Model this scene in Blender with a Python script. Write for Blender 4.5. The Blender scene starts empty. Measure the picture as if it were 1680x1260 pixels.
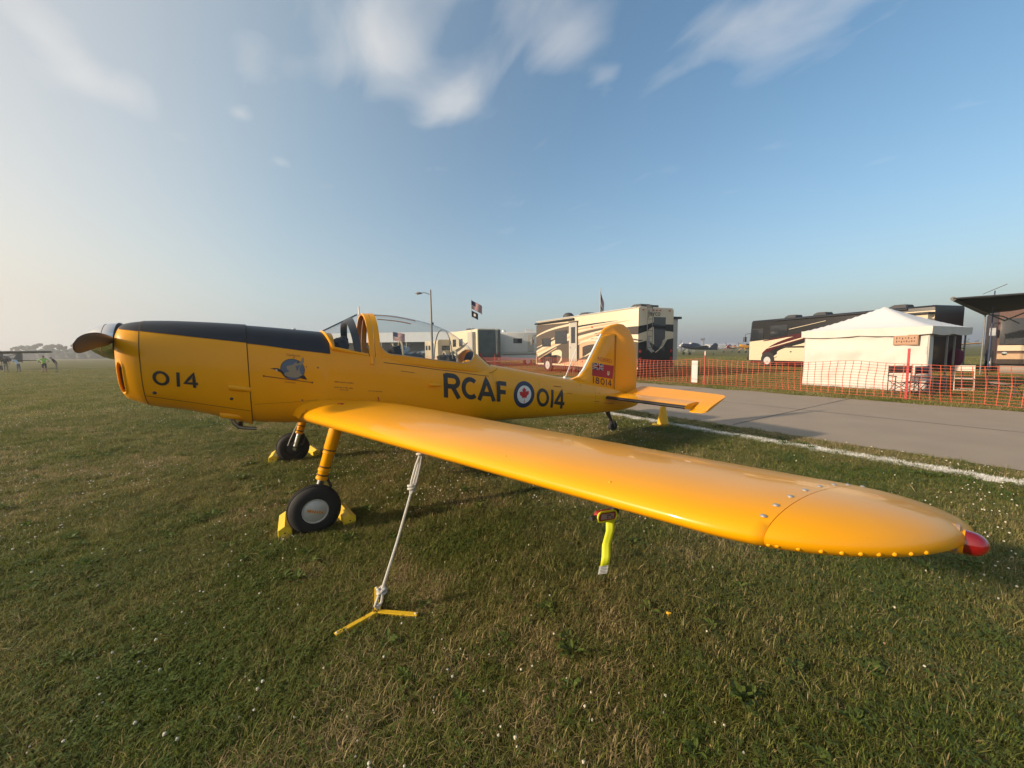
import bpy, bmesh, math, random
from mathutils import Vector, Matrix, noise as mnoise
R = math.radians
scene = bpy.context.scene
col = scene.collection
random.seed(7)

# ------------------------------------------------------------------ camera
cam_data = bpy.data.cameras.new('camera')
cam = bpy.data.objects.new('camera', cam_data); col.objects.link(cam)
cam_data.sensor_fit = 'HORIZONTAL'; cam_data.sensor_width = 36.0
cam_data.lens = 36.0 * 631.4 / 1680.0
cam_data.clip_start = 0.05; cam_data.clip_end = 9000
r_ = Vector((0.83787591, -0.54567548, -0.01422065)); u_ = Vector((0.05945062, 0.0653267, 0.99609138)); f_ = Vector((0.54261366, 0.8354464, -0.08717642))
cam.matrix_world = Matrix(((r_.x, u_.x, -f_.x, -0.3132), (r_.y, u_.y, -f_.y, -5.1629), (r_.z, u_.z, -f_.z, 1.6103), (0, 0, 0, 1)))
scene.camera = cam

# ------------------------------------------------------------------ light
SUN_EL = R(18.5); SUN_DIR = Vector((-0.972 * math.cos(SUN_EL), 0.235 * math.cos(SUN_EL), math.sin(SUN_EL))).normalized()
world = bpy.data.worlds.new('World'); scene.world = world; world.use_nodes = True
wn = world.node_tree.nodes; wl = world.node_tree.links
for n in list(wn): wn.remove(n)
def WN(t, **k):
    n = wn.new(t)
    for a, b in k.items(): setattr(n, a, b)
    return n
def wmath(op, a, b=None, c=None, clamp=False):
    n = WN('ShaderNodeMath', operation=op); n.use_clamp = clamp
    for i, v in enumerate((a, b, c)):
        if v is None: continue
        if isinstance(v, (int, float)): n.inputs[i].default_value = v
        else: wl.new(v, n.inputs[i])
    return n.outputs[0]
sky = WN('ShaderNodeTexSky'); sky.sky_type = 'NISHITA'; sky.sun_disc = False
sky.sun_elevation = SUN_EL; sky.sun_rotation = math.atan2(SUN_DIR.x, SUN_DIR.y)
sky.altitude = 200; sky.air_density = 1.0; sky.dust_density = 1.2; sky.ozone_density = 0.5
tc = WN('ShaderNodeTexCoord'); sep = WN('ShaderNodeSeparateXYZ'); wl.new(tc.outputs['Generated'], sep.inputs[0])
zz = wmath('MAXIMUM', sep.outputs[2], 0.06)
px = wmath('DIVIDE', sep.outputs[0], zz); py = wmath('DIVIDE', sep.outputs[1], zz)
comb = WN('ShaderNodeCombineXYZ'); wl.new(px, comb.inputs[0]); wl.new(py, comb.inputs[1])
EXPO = 0.75; KS = 1.0 / (2 ** EXPO * 0.1)
# smoky summer haze: thick low down and paler towards the sun, thinning with height
dotn = WN('ShaderNodeVectorMath', operation='DOT_PRODUCT'); wl.new(tc.outputs['Generated'], dotn.inputs[0]); dotn.inputs[1].default_value = SUN_DIR
sunf = wmath('MULTIPLY_ADD', dotn.outputs['Value'], .5, .5)
hr = WN('ShaderNodeValToRGB'); el = hr.color_ramp.elements
HC = [(.0, (.215, .265, .335)), (.22, (.255, .30, .375)), (.42, (.36, .425, .50)), (.62, (.53, .61, .63)), (.80, (.86, .79, .68)), (1.0, (1.25, 1.05, .80))]
while len(el) < len(HC): el.new(.5)
for i, (p_, c_) in enumerate(HC): el[i].position = p_; el[i].color = (*[x * KS * .14 for x in c_], 1)
wl.new(sunf, hr.inputs[0])
hs = WN('ShaderNodeVectorMath', operation='SCALE'); wl.new(hr.outputs[0], hs.inputs[0]); hs.inputs['Scale'].default_value = 1 / .14
hf = wmath('MULTIPLY_ADD', wmath('POWER', 2.718, wmath('MULTIPLY', wmath('MAXIMUM', sep.outputs[2], 0), -5.2)), .88, wmath('MULTIPLY_ADD', wmath('MULTIPLY', wmath('SUBTRACT', sunf, .36), 1.9, clamp=True), .58, .03), clamp=True)
hsv = WN('ShaderNodeHueSaturation'); hsv.inputs['Saturation'].default_value = 1.22; hsv.inputs['Hue'].default_value = .492; wl.new(sky.outputs[0], hsv.inputs['Color'])
ns = WN('ShaderNodeVectorMath', operation='SCALE'); wl.new(hsv.outputs[0], ns.inputs[0]); ns.inputs['Scale'].default_value = 1.15
mixh = WN('ShaderNodeMixRGB'); wl.new(hf, mixh.inputs[0]); wl.new(ns.outputs[0], mixh.inputs[1]); wl.new(hs.outputs[0], mixh.inputs[2])
# soft broken cloud: patches carried on a plane overhead, frayed by noise
n1 = WN('ShaderNodeTexNoise'); n1.inputs['Scale'].default_value = 2.6; n1.inputs['Detail'].default_value = 8; n1.inputs['Roughness'].default_value = 0.5; n1.inputs['Distortion'].default_value = 0.5
mp = WN('ShaderNodeMapping'); mp.inputs['Rotation'].default_value = (0, 0, R(-20)); mp.inputs['Scale'].default_value = (1.5, .8, 1); wl.new(comb.outputs[0], mp.inputs[0]); wl.new(mp.outputs[0], n1.inputs['Vector'])
acc = None
for bx, by, sx, sy, am in ((.33, 1.36, .13, .26, 1.0), (.48, 1.34, .12, .2, .8), (.72, 1.50, .12, .26, 1.05), (-.50, 2.0, .09, .30, .9), (-.33, 2.1, .12, .2, .55), (.90, 1.02, .12, .17, .8), (1.12, 1.06, .05, .08, .5), (1.32, .68, .17, .15, .75), (1.5, .5, .2, .2, .5), (.03, 1.6, .06, .16, .25), (-.02, 2.02, .05, .08, .55), (.15, 2.42, .05, .07, .5), (-.24, 2.4, .07, .1, .5), (.6, .95, .2, .15, .6),
                             (-.8, .9, .3, .35, .8), (-1.6, .2, .4, .3, .8), (-.3, -.9, .35, .3, .8), (1.1, -.8, .3, .35, .8), (-2.0, 1.6, .3, .3, .7), (2.2, -.4, .3, .2, .6), (.2, .1, .2, .3, .6), (-1.1, -1.6, .4, .3, .8), (.9, -2.0, .3, .3, .7)):
    ex = wmath('DIVIDE', wmath('SUBTRACT', px, bx), sx); ey = wmath('DIVIDE', wmath('SUBTRACT', py, by), sy)
    g = wmath('MULTIPLY', wmath('POWER', 2.718, wmath('MULTIPLY', wmath('ADD', wmath('MULTIPLY', ex, ex), wmath('MULTIPLY', ey, ey)), -1.0)), am)
    acc = g if acc is None else wmath('ADD', acc, g)
dens = wmath('MULTIPLY_ADD', acc, .62, wmath('MULTIPLY', wmath('SUBTRACT', n1.outputs['Fac'], .5), 1.15))
cf = wmath('MULTIPLY', wmath('MULTIPLY', wmath('SUBTRACT', dens, .16), 1.15, clamp=True), .80)
cfs = wmath('MULTIPLY', cf, wmath('MULTIPLY', wmath('SUBTRACT', sep.outputs[2], .16), 6, clamp=True))
mixc = WN('ShaderNodeMixRGB'); wl.new(cfs, mixc.inputs[0]); wl.new(mixh.outputs[0], mixc.inputs[1]); mixc.inputs[2].default_value = (.90 * KS, .87 * KS, .84 * KS, 1)
bg = WN('ShaderNodeBackground'); bg.inputs['Strength'].default_value = 0.1; wl.new(mixc.outputs[0], bg.inputs[0])
wo = WN('ShaderNodeOutputWorld'); wl.new(bg.outputs[0], wo.inputs[0])
sd = bpy.data.lights.new('sun', 'SUN'); sd.energy = 3.6; sd.angle = R(2.0); sd.color = (1.0, 0.80, 0.58)
sun = bpy.data.objects.new('sun', sd); col.objects.link(sun); sun.rotation_euler = SUN_DIR.to_track_quat('Z', 'Y').to_euler(); sun.location = (-30, 8, 30)
scene.view_settings.view_transform = 'Standard'; scene.view_settings.look = 'None'; scene.view_settings.exposure = EXPO; scene.view_settings.gamma = 1.0
scene.view_settings.use_curve_mapping = False
scene.render.engine = 'CYCLES'
scene.cycles.max_bounces = 8; scene.cycles.transparent_max_bounces = 16; scene.cycles.volume_bounces = 0
scene.cycles.use_adaptive_sampling = True; scene.cycles.adaptive_threshold = 0.015
scene.cycles.use_denoising = True

# ------------------------------------------------------------------ materials
MATS = {}
def M(name, c, rough=.5, metal=0., spec=.5, coat=0., var=.08, vs=6., bump=0., bs=60., c2=None, stretch=None, coatr=.04):
    if name in MATS: return MATS[name]
    m = bpy.data.materials.new(name); m.use_nodes = True; nt = m.node_tree; n = nt.nodes; l = nt.links
    b = n['Principled BSDF']; b.inputs['Roughness'].default_value = rough; b.inputs['Metallic'].default_value = metal
    b.inputs['Specular IOR Level'].default_value = spec; b.inputs['Coat Weight'].default_value = coat; b.inputs['Coat Roughness'].default_value = coatr
    t = n.new('ShaderNodeTexCoord'); src = t.outputs['Object']
    if stretch:
        mpn = n.new('ShaderNodeMapping'); mpn.inputs['Scale'].default_value = stretch; l.new(src, mpn.inputs[0]); src = mpn.outputs[0]
    nz = n.new('ShaderNodeTexNoise'); nz.inputs['Scale'].default_value = vs; nz.inputs['Detail'].default_value = 6; l.new(src, nz.inputs['Vector'])
    mx = n.new('ShaderNodeMixRGB'); l.new(nz.outputs['Fac'], mx.inputs[0])
    c2_ = c2 or tuple(min(1, x * (1 + var)) for x in c); c1_ = c if c2 else tuple(x * (1 - var) for x in c)
    mx.inputs[1].default_value = (*c1_, 1); mx.inputs[2].default_value = (*c2_, 1); l.new(mx.outputs[0], b.inputs['Base Color'])
    if bump:
        nb = n.new('ShaderNodeTexNoise'); nb.inputs['Scale'].default_value = bs; nb.inputs['Detail'].default_value = 3; l.new(src, nb.inputs['Vector'])
        bp = n.new('ShaderNodeBump'); bp.inputs['Strength'].default_value = bump; bp.inputs['Distance'].default_value = .02; l.new(nb.outputs['Fac'], bp.inputs['Height']); l.new(bp.outputs[0], b.inputs['Normal'])
    MATS[name] = m; return m
YEL = M('yellow_paint', (.83, .352, .001), .36, spec=.22, coat=.34, var=.06, vs=2.5, bump=.055, bs=3.0, coatr=.04)
ORG = M('yellow_fabric_paint', (.82, .335, .002), .36, coat=.25, var=.05, vs=3, bump=.03, bs=8)
BLK = M('antiglare_black', (.018, .019, .022), .42, var=.2, vs=9)
MARK = M('marking_black', (.028, .026, .026), .4, var=.1)
SEAM = M('seam_dark', (.14, .065, .008), .7)
RUB = M('tyre_rubber', (.018, .017, .016), .78, var=.25, vs=20, bump=.1, bs=150)
ALU = M('polished_aluminium', (.78, .77, .75), .13, metal=1, var=.04, bump=.03, bs=8)
HUB = M('hub_silver', (.50, .49, .46), .42, metal=.35, var=.12, vs=18)
STEEL = M('bright_steel', (.6, .6, .58), .25, metal=1)
DARKM = M('dark_metal', (.045, .045, .048), .5, metal=.4, var=.2)
BLADE = M('propeller_grey', (.10, .082, .072), .55, metal=.1, var=.12, vs=12)
WHT = M('white_paint', (.74, .73, .70), .35, coat=.2)
RED = M('red_mark', (.42, .012, .014), .45)
NAVY = M('navy_mark', (.022, .03, .07), .42)
CKW = M('chock_yellow', (.72, .50, .02), .55, var=.18, vs=14, bump=.12, bs=40)
ROPE = M('white_rope', (.62, .60, .55), .85, var=.15, vs=120, bump=.5, bs=500)
BLACKCAV = M('dark_interior', (.02, .019, .018), .75, var=.3)
TAN = M('tan_webbing', (.42, .36, .25), .8)
def glassmat(name, tint=(.93, .95, .95), ior=1.45, boost=1.0):
    m = bpy.data.materials.new(name); m.use_nodes = True; nt = m.node_tree; n = nt.nodes; l = nt.links; n.clear()
    o = n.new('ShaderNodeOutputMaterial'); tr = n.new('ShaderNodeBsdfTransparent'); tr.inputs[0].default_value = (*tint, 1)
    g = n.new('ShaderNodeBsdfGlossy'); g.inputs['Roughness'].default_value = .03
    fr = n.new('ShaderNodeFresnel'); ge = n.new('ShaderNodeNewGeometry'); mi = n.new('ShaderNodeMix'); mi.inputs[2].default_value = ior; mi.inputs[3].default_value = 1 / ior
    l.new(ge.outputs['Backfacing'], mi.inputs[0]); l.new(mi.outputs[0], fr.inputs['IOR'])
    mu = n.new('ShaderNodeMath'); mu.operation = 'MULTIPLY'; mu.use_clamp = True; mu.inputs[1].default_value = boost; l.new(fr.outputs[0], mu.inputs[0])
    mx = n.new('ShaderNodeMixShader'); l.new(mu.outputs[0], mx.inputs[0]); l.new(tr.outputs[0], mx.inputs[1]); l.new(g.outputs[0], mx.inputs[2]); l.new(mx.outputs[0], o.inputs[0])
    return m
GLASS = glassmat('canopy_perspex', (.90, .92, .92))
WGLASS = M('dark_vehicle_glass', (.02, .022, .025), .06, spec=.8, var=.1)

# ------------------------------------------------------------------ mesh helpers
class MB:
    def __init__(s): s.v = []; s.f = []
    def add(s, vs, fs):
        k = len(s.v); s.v += [tuple(v) for v in vs]; s.f += [tuple(i + k for i in f) for f in fs]; return s
    def box(s, c, d, rz=0, rot=None):
        x, y, z = d[0] / 2, d[1] / 2, d[2] / 2
        m = rot if rot is not None else Matrix.Rotation(rz, 3, 'Z')
        P = [m @ Vector(q) + Vector(c) for q in ((-x, -y, -z), (x, -y, -z), (x, y, -z), (-x, y, -z), (-x, -y, z), (x, -y, z), (x, y, z), (-x, y, z))]
        return s.add(P, [(0, 3, 2, 1), (4, 5, 6, 7), (0, 1, 5, 4), (1, 2, 6, 5), (2, 3, 7, 6), (3, 0, 4, 7)])
    def loft(s, rings, closed=True, cap=True, flip=False):
        n = len(rings[0]); vs = [q for r in rings for q in r]; fs = []
        for i in range(len(rings) - 1):
            for j in range(n if closed else n - 1):
                a, b = i * n + j, i * n + (j + 1) % n; c, d = b + n, a + n
                fs.append((a, b, c, d) if not flip else (a, d, c, b))
        if cap and closed:
            a = tuple(range(n)); b = tuple(range((len(rings) - 1) * n, len(rings) * n))
            fs.append(a[::-1] if not flip else a); fs.append(b if not flip else b[::-1])
        return s.add(vs, fs)
    def tube(s, path, r, n=10, cap=True, closed=False):
        P = [Vector(q) for q in path]; rr = r if isinstance(r, (list, tuple)) else [r] * len(P); rings = []
        up = None
        for i, q in enumerate(P):
            t = (P[min(i + 1, len(P) - 1)] - P[max(i - 1, 0)])
            if closed: t = P[(i + 1) % len(P)] - P[i - 1]
            t = t.normalized() if t.length > 1e-9 else Vector((0, 0, 1))
            if up is None: up = Vector((0, 0, 1)) if abs(t.z) < .9 else Vector((1, 0, 0))
            a = t.cross(up)
            a = a.normalized() if a.length > 1e-6 else Vector((1, 0, 0)); b = a.cross(t).normalized(); up = b
            rings.append([q + (a * math.cos(2 * math.pi * k / n) + b * math.sin(2 * math.pi * k / n)) * rr[i] for k in range(n)])
        if closed: rings.append(rings[0])
        return s.loft(rings, True, cap and not closed)
    def lathe(s, prof, o, ax, n=32):
        ax = Vector(ax).normalized(); t = Vector((0, 0, 1)) if abs(ax.z) < .9 else Vector((1, 0, 0)); a = ax.cross(t).normalized(); b = ax.cross(a)
        o = Vector(o)
        return s.loft([[o + ax * h + (a * math.cos(2 * math.pi * k / n) + b * math.sin(2 * math.pi * k / n)) * r for k in range(n)] for h, r in prof], True, True)
    def grid(s, rows, flip=False): return s.loft(rows, False, False, flip)
    def dome(s, c, r, ax, n=8):
        return s.lathe([(0, r), (r * .35, r * .9), (r * .6, r * .55), (r * .7, .001)], c, ax, n)
    def build(s, name, mat, parent=None, smooth=True, loc=None, ang=40, kind=None, label=None, weld=False):
        me = bpy.data.meshes.new(name); me.from_pydata(s.v, [], s.f); me.validate()
        bm = bmesh.new(); bm.from_mesh(me)
        if weld: bmesh.ops.remove_doubles(bm, verts=bm.verts, dist=1e-5)
        bmesh.ops.recalc_face_normals(bm, faces=bm.faces)
        if smooth:
            for f in bm.faces: f.smooth = True
            for e in bm.edges:
                if len(e.link_faces) == 2 and e.calc_face_angle(0) > R(ang): e.smooth = False
        bm.to_mesh(me); bm.free()
        if isinstance(mat, (list, tuple)):
            for q in mat: me.materials.append(q)
        else: me.materials.append(mat)
        o = bpy.data.objects.new(name, me); col.objects.link(o)
        if parent is not None: o.parent = parent
        if loc is not None: o.location = loc
        if kind: o['kind'] = kind
        if label: o['label'] = label
        return o
def tag(o, label, cat, group=None):
    o['label'] = label; o['category'] = cat
    if group: o['group'] = group
    return o
def thing(name, label, cat, loc=(0, 0, 0), rz=0, group=None):
    o = bpy.data.objects.new(name, None); col.objects.link(o); o.location = loc; o.rotation_euler = (0, 0, rz); o.empty_display_size = .1
    return tag(o, label, cat, group)
def copy_tree(o, parent=None):
    c = o.copy(); col.objects.link(c); c.parent = parent
    for ch in list(o.children): copy_tree(ch, c)
    return c
def interp(tab, x):
    if x <= tab[0][0]: return tab[0][1:]
    for a, b in zip(tab, tab[1:]):
        if x <= b[0]:
            t = (x - a[0]) / (b[0] - a[0]); return tuple(p + (q - p) * t for p, q in zip(a[1:], b[1:]))
    return tab[-1][1:]
def cr(tab, x):
    # smooth (monotone-ish catmull rom) interpolation of a table
    if x <= tab[0][0]: return tab[0][1:]
    if x >= tab[-1][0]: return tab[-1][1:]
    for i in range(len(tab) - 1):
        if x <= tab[i + 1][0]:
            a, b = tab[i], tab[i + 1]; p = tab[max(i - 1, 0)]; q = tab[min(i + 2, len(tab) - 1)]; h = b[0] - a[0]; t = (x - a[0]) / h; out = []
            for k in range(1, len(a)):
                m0 = (b[k] - p[k]) / (b[0] - p[0]) * h if b[0] != p[0] else 0; m1 = (q[k] - a[k]) / (q[0] - a[0]) * h if q[0] != a[0] else 0
                out.append((2*t**3 - 3*t*t + 1)*a[k] + (t**3 - 2*t*t + t)*m0 + (-2*t**3 + 3*t*t)*b[k] + (t**3 - t*t)*m1)
            return tuple(out)
def lin(a, b, n): return [a + (b - a) * i / (n - 1) for i in range(n)]
# ================================================================== the aircraft
plane = thing('trainer_aircraft', 'yellow low-wing trainer aircraft with black nose stripe and bubble canopy tied down on grass', 'aircraft')
FT = [(-1.43,1.875,1.24,.24,2.3),(-1.40,1.905,1.195,.285,2.4),(-1.34,1.925,1.165,.325,2.5),(-1.24,1.94,1.12,.355,2.6),(-.95,1.945,1.045,.385,2.7),(-.44,1.92,.875,.405,2.8),
(0,1.885,.81,.415,2.9),(.32,1.855,.76,.42,3.0),(.8,1.80,.70,.42,3.0),(1.3,1.70,.645,.40,2.9),(1.9,1.56,.585,.365,2.8),(2.35,1.46,.55,.335,2.6),(2.6,1.405,.53,.315,2.5),(3.4,1.25,.485,.255,2.4),(4.49,1.04,.43,.175,2.3),(5.33,.86,.40,.11,2.2),(5.75,.74,.415,.075,2.1),(6.05,.64,.45,.04,2.0),(6.12,.60,.49,.015,2.0)]
def fus(X): return cr(FT, X)
def fpt(X, th, off=0.):
    t, b, hw, n = fus(X); zc = (t + b) / 2; h = (t - b) / 2; c, s = math.cos(th), math.sin(th)
    return Vector((X, (hw + off) * math.copysign(abs(c) ** (2 / n), c), zc + (h + off) * math.copysign(abs(s) ** (2 / n), s)))
def sidey(X, z):
    t, b, hw, n = fus(X); zc = (t + b) / 2; h = (t - b) / 2; q = min(.999, abs(z - zc) / h)
    return hw * (1 - q ** n) ** (1 / n)
def zth(X, z):
    t, b, hw, n = fus(X); q = max(-1, min(1, (z - (t + b) / 2) / ((t - b) / 2)))
    return math.copysign(math.asin(abs(q) ** (n / 2)), q)
SILL = [(.36, 1.66), (.55, 1.605), (.76, 1.565), (1.2, 1.505), (1.6, 1.445), (1.9, 1.405), (2.3, 1.345), (2.6, 1.31)]
def sill(X): return cr(SILL, X)[0]
N = 72
TH = [2 * math.pi * k / N for k in range(N)]
# nose ring with rounded front and intake
def ring(X, off=0.): return [fpt(X, t, off) for t in TH]
NN = 200
def nring(X):
    r = []
    for k in range(NN):
        q = fpt(X, 2 * math.pi * k / NN); u = (q.x + 1.398) / .021; v = (q.z - 1.405) / .135
        if q.y < 0:
            d = (abs(u) ** 2.2 + abs(v) ** 6) ** .5; f = max(0, min(1, (1.15 - d) / .55)); f = f * f * (3 - 2 * f)
            lip = math.exp(-((d - 1.25) / .28) ** 2)
            q = q + Vector((.004 * f, .055 * f - .007 * lip, 0))
        r.append(q)
    return r
nose = MB().loft([nring(x) for x in [-1.43, -1.428, -1.425, -1.422] + lin(-1.419, -1.37, 22) + lin(-1.364, -1.245, 12)]).build('nose_cowl', YEL, plane, ang=80)
MB().grid([[Vector((x, -(sidey(-1.398, z) - .046), z)) for x in (-1.404, -1.390)] for z in lin(1.30, 1.51, 6)]).build('intake_shade', M('intake_shade_brown', (.05, .03, .008), .8), nose)  # dark strip inside the slot, paints the shade of the recess
# engine cowl (stands 6 mm proud of the fuselage behind it)
xs = lin(-1.238, -.43, 16)
def cring(x):
    o = .004 + .005 * max(0, (x + .9) / .47); r = ring(x, o)
    for q in r:
        if q.z < 1.0 and x > -.75: q.z -= .035 * ((x + .75) / .32) ** 1.5 * (1.0 - q.z) / .16
    return r
cowl = MB().loft([cring(x) for x in xs] + [[q + Vector((0, 0, 0)) - (q - Vector((-.43, 0, 1.4))) * .03 for q in cring(-.43)]]).build('engine_cowl', YEL, plane, ang=50)
def conform(pts, off=.003, th=.003):
    # narrow strip along a list of (X,z) on the port side
    rows = []
    for i, (X, z) in enumerate(pts):
        a = pts[max(i - 1, 0)]; b = pts[min(i + 1, len(pts) - 1)]; d = Vector((b[0] - a[0], b[1] - a[1])).normalized(); nn = (-d.y, d.x)
        rows.append([Vector((X + nn[0] * s * th, -(sidey(X + nn[0] * s * th, z + nn[1] * s * th) + off), z + nn[1] * s * th)) for s in (-1, 1)])
    return MB().grid(rows)
conform([(x, 1.236 - .216 * (x + 1.235) / .8) for x in lin(-1.235, -.435, 20)], .0125, .0025).build('cowl_split_line', SEAM, cowl)
rows = [[fpt(-1.2415 + dx, t, .0075) for t in TH + [0]] for dx in (-.003, .003)]
MB().grid(rows).build('nose_seam', SEAM, cowl)
MB().grid([[fpt(-.4275 + dx, t, .0035) for t in TH + [0]] for dx in (-.002, .005)]).build('cowl_step_shade_line', M('step_shade_dark', (.05, .025, .006), .8), cowl)  # dark ring draws the cowl step line together with its painted shadow
# main fuselage with an open cockpit tub
def fring(X, tub):
    r = []
    zs = sill(X) if .3 < X < 2.6 else 0
    th0 = zth(X, zs) if tub else 0
    for k in range(N):
        t = TH[k]
        if not tub: r.append(fpt(X, t)); continue
        # lower part carries 5/6 of points, tub the remainder
        nl = 54
        if k < nl:
            a = th0 + (-(math.pi) - 2 * th0) * 0
            ang = math.pi - th0 + (math.pi + 2 * th0) * k / (nl - 1); r.append(fpt(X, ang))
        else:
            u = (k - nl) / (N - nl - 1); hw = sidey(X, zs) - .03; zf = zs - .62
            pts = [(hw, zs), (hw, zs - .25), (hw * .9, zf), (-hw * .9, zf), (-hw, zs - .25), (-hw, zs)]
            s = u * 5; i = min(4, int(s)); f = s - i
            r.append(Vector((X, pts[i][0] + (pts[i+1][0] - pts[i][0]) * f, pts[i][1] + (pts[i+1][1] - pts[i][1]) * f)))
    return r
def closed_ring(X):
    # same point order as the tub ring: start at port sill, run under the belly to starboard sill, then over the top
    zs = sill(X) if .3 < X < 2.6 else (fus(X)[0] * .62 + fus(X)[1] * .38)
    th0 = zth(X, zs); nl = 54; r = []
    for k in range(N):
        if k < nl: r.append(fpt(X, math.pi - th0 + (math.pi + 2 * th0) * k / (nl - 1)))
        else:
            u = (k - nl + 1) / (N - nl + 1); r.append(fpt(X, th0 + (math.pi - 2 * th0) * u))
    return r
rings = [closed_ring(x) for x in lin(-.44, .40, 14)] + [fring(.41, True)] + [fring(x, True) for x in lin(.5, 2.2, 26)] + [fring(2.255, True)] + [closed_ring(2.265)] + [closed_ring(x) for x in lin(2.3, 4.4, 22)] + [closed_ring(x) for x in lin(4.5, 6.12, 20)]
fuse = MB().loft(rings).build('fuselage', YEL, plane, ang=35)
# black anti-glare deck, 3 mm proud, on cowl and fuselage
GZ = [(-1.41, 1.855), (-1.352, 1.848), (-.927, 1.79), (-.274, 1.696), (.035, 1.642), (.364, 1.596)]
def deck(x0, x1, n, off):
    rows = []
    for X in lin(x0, x1, n):
        a = zth(X, interp(GZ, X)[0]); rows.append([fpt(X, a + (math.pi - 2 * a) * k / 30, off(X)) for k in range(31)])
    return MB().grid(rows)
deck(-1.415, -1.243, 8, lambda x: .003).build('antiglare_panel', BLK, plane)
deck(-1.2385, -.43, 14, lambda x: .0075 + .005 * max(0, (x + .9) / .47)).build('antiglare_panel', BLK, plane)
deck(-.428, .345, 14, lambda x: .003).build('antiglare_panel', BLK, plane)
# bumps, fasteners, exhaust
def blister(Xa, za, Xb, zb, w, h, par):
    m = MB(); rows = []
    for i in range(13):
        u = i / 12; X = Xa + (Xb - Xa) * u; zc = za + (zb - za) * u; f = 1 if u < .45 else math.cos((u - .45) / .55 * math.pi / 2) ** .8
        y0 = sidey(X, zc); ww = w * (.7 + .3 * f); rows.append([Vector((X, -(y0 - .01 + (h * f + .01) * math.sin(math.pi * k / 8) ** .7), zc - ww / 2 * math.cos(math.pi * k / 8))) for k in range(9)])
    m.grid(rows); m.add(rows[0], [tuple(range(9))]); return m.build('air_blister', YEL, par)
blister(-.60, 1.285, -.41, 1.245, .065, .045, cowl)
blister(-.70, 1.0, -.50, .955, .075, .05, cowl)
blister(1.49, 1.18, 1.68, 1.165, .055, .045, fuse)
for X, z in ((-1.168, 1.262), (-.585, 1.165)):
    MB().dome((X, -(sidey(X, z) + .004), z), .017, (0, -1, 0), 10).build('cowl_latch', DARKM, cowl)
for X, z in ((.04, 1.10), (.02, 1.51), (.21, 1.45), (3.95, .86), (4.86, .80), (4.4, .98)):
    MB().dome((X, -(sidey(X, z) - .001), z), .009, (0, -1, 0), 8).build('fastener', DARKM, fuse)
ex = MB().tube([(-.62, -.12, .98), (-.60, -.12, .88), (-.56, -.12, .83), (-.50, -.12, .81), (-.40, -.13, .795)], [.02, .02, .019, .018, .018], 12)
ex.build('exhaust_pipe', M('exhaust_steel', (.35, .33, .3), .35, metal=1, var=.3), plane)
MB().lathe([(0, .022), (.01, .03), (.07, .028), (.08, .01)], (-.55, -.06, .80), (0, 0, 1), 14).build('breather', DARKM, plane)
MB().lathe([(0, .02), (.012, .022), (.018, .012)], (.02, -.10, 1.878), (0, 0, 1), 14).build('filler_cap', WHT, plane)
# tub trim: seams on the side
conform([(X, sill(X) - .055 - .02 * (X - .9)) for X in lin(.93, 2.45, 40)], .003, .0035).build('canopy_rail', M('rail_dark_brown', (.09, .042, .006), .6), fuse)  # thin dark brown line just below the sill
conform([(-.40, 1.09), (-.1, 1.085), (.2, 1.09)], .002, .0015).build('panel_seam', SEAM, fuse)
conform([(2.46, 1.285), (2.52, 1.29), (2.60, 1.315), (2.66, 1.345)], .003, .003).build('panel_seam', SEAM, fuse)
conform([(4.75, z) for z in lin(.55, .95, 10)], .002, .0015).build('panel_seam', SEAM, fuse)
conform([(3.35 + .01 * i, z) for i, z in enumerate(lin(.55, 1.15, 8))], .002, .0012).build('panel_seam', SEAM, fuse)
# ------------------------------------------------ windscreen and canopy
def wpt(s, a):
    xb, zb, yb = .385 + .375 * s, 1.655 - .087 * s, .392 - .025 * s
    xt, zt = .31 + .42 * s, 1.862 + .222 * s
    c, q = math.cos(a), math.sin(a); k = abs(q) ** (2 / 2.4)
    return Vector((xb + (xt - xb) * k, yb * math.copysign(abs(c) ** (2 / 2.4), c), zb + (zt - zb) * k))
AW = lin(math.pi, 0, 41)
wsn = MB().grid([[wpt(s, a) for a in AW] for s in lin(.02, .98, 12)]).build('windscreen', GLASS, plane)
MB().tube([wpt(0, a) for a in AW], .017, 8).build('windscreen_frame', YEL, wsn)
for sg in (0, math.pi): MB().tube([wpt(s, sg) + Vector((0, 0, .005)) for s in lin(0, 1, 9)], .022, 8).build('windscreen_frame', YEL, wsn)
MB().tube([wpt(s, math.pi / 2) for s in lin(0, 1, 9)], .010, 8).build('windscreen_strut', DARKM, wsn)
rows = [[wpt(s, a) * 1.0 + (wpt(s, a) - Vector((.6, 0, 1.6))).normalized() * o for a in AW] for s, o in ((.60, .001), (.60, .006), (.80, .006), (.80, .001))]
MB().grid(rows).build('windscreen_pillar', M('pillar_grey', (.05, .055, .06), .45), wsn)
CT = [(.80, 2.088), (.92, 2.095), (1.22, 2.082), (1.64, 2.005), (1.85, 1.935), (2.0, 1.86), (2.2, 1.715), (2.34, 1.59), (2.57, 1.40), (2.64, 1.375)]
CW = [(.80, .375), (1.2, .385), (1.6, .37), (1.9, .345), (2.2, .31), (2.4, .265), (2.64, .20)]
def cpt(X, a, off=0.):
    zt = cr(CT, X)[0] + off; zs = sill(X) - .04; w = cr(CW, X)[0] + off; c, q = math.cos(a), math.sin(a); n = 2.25
    return Vector((X, w * math.copysign(abs(c) ** (2 / n), c), zs + (zt - zs) * abs(q) ** (2 / n)))
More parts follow.
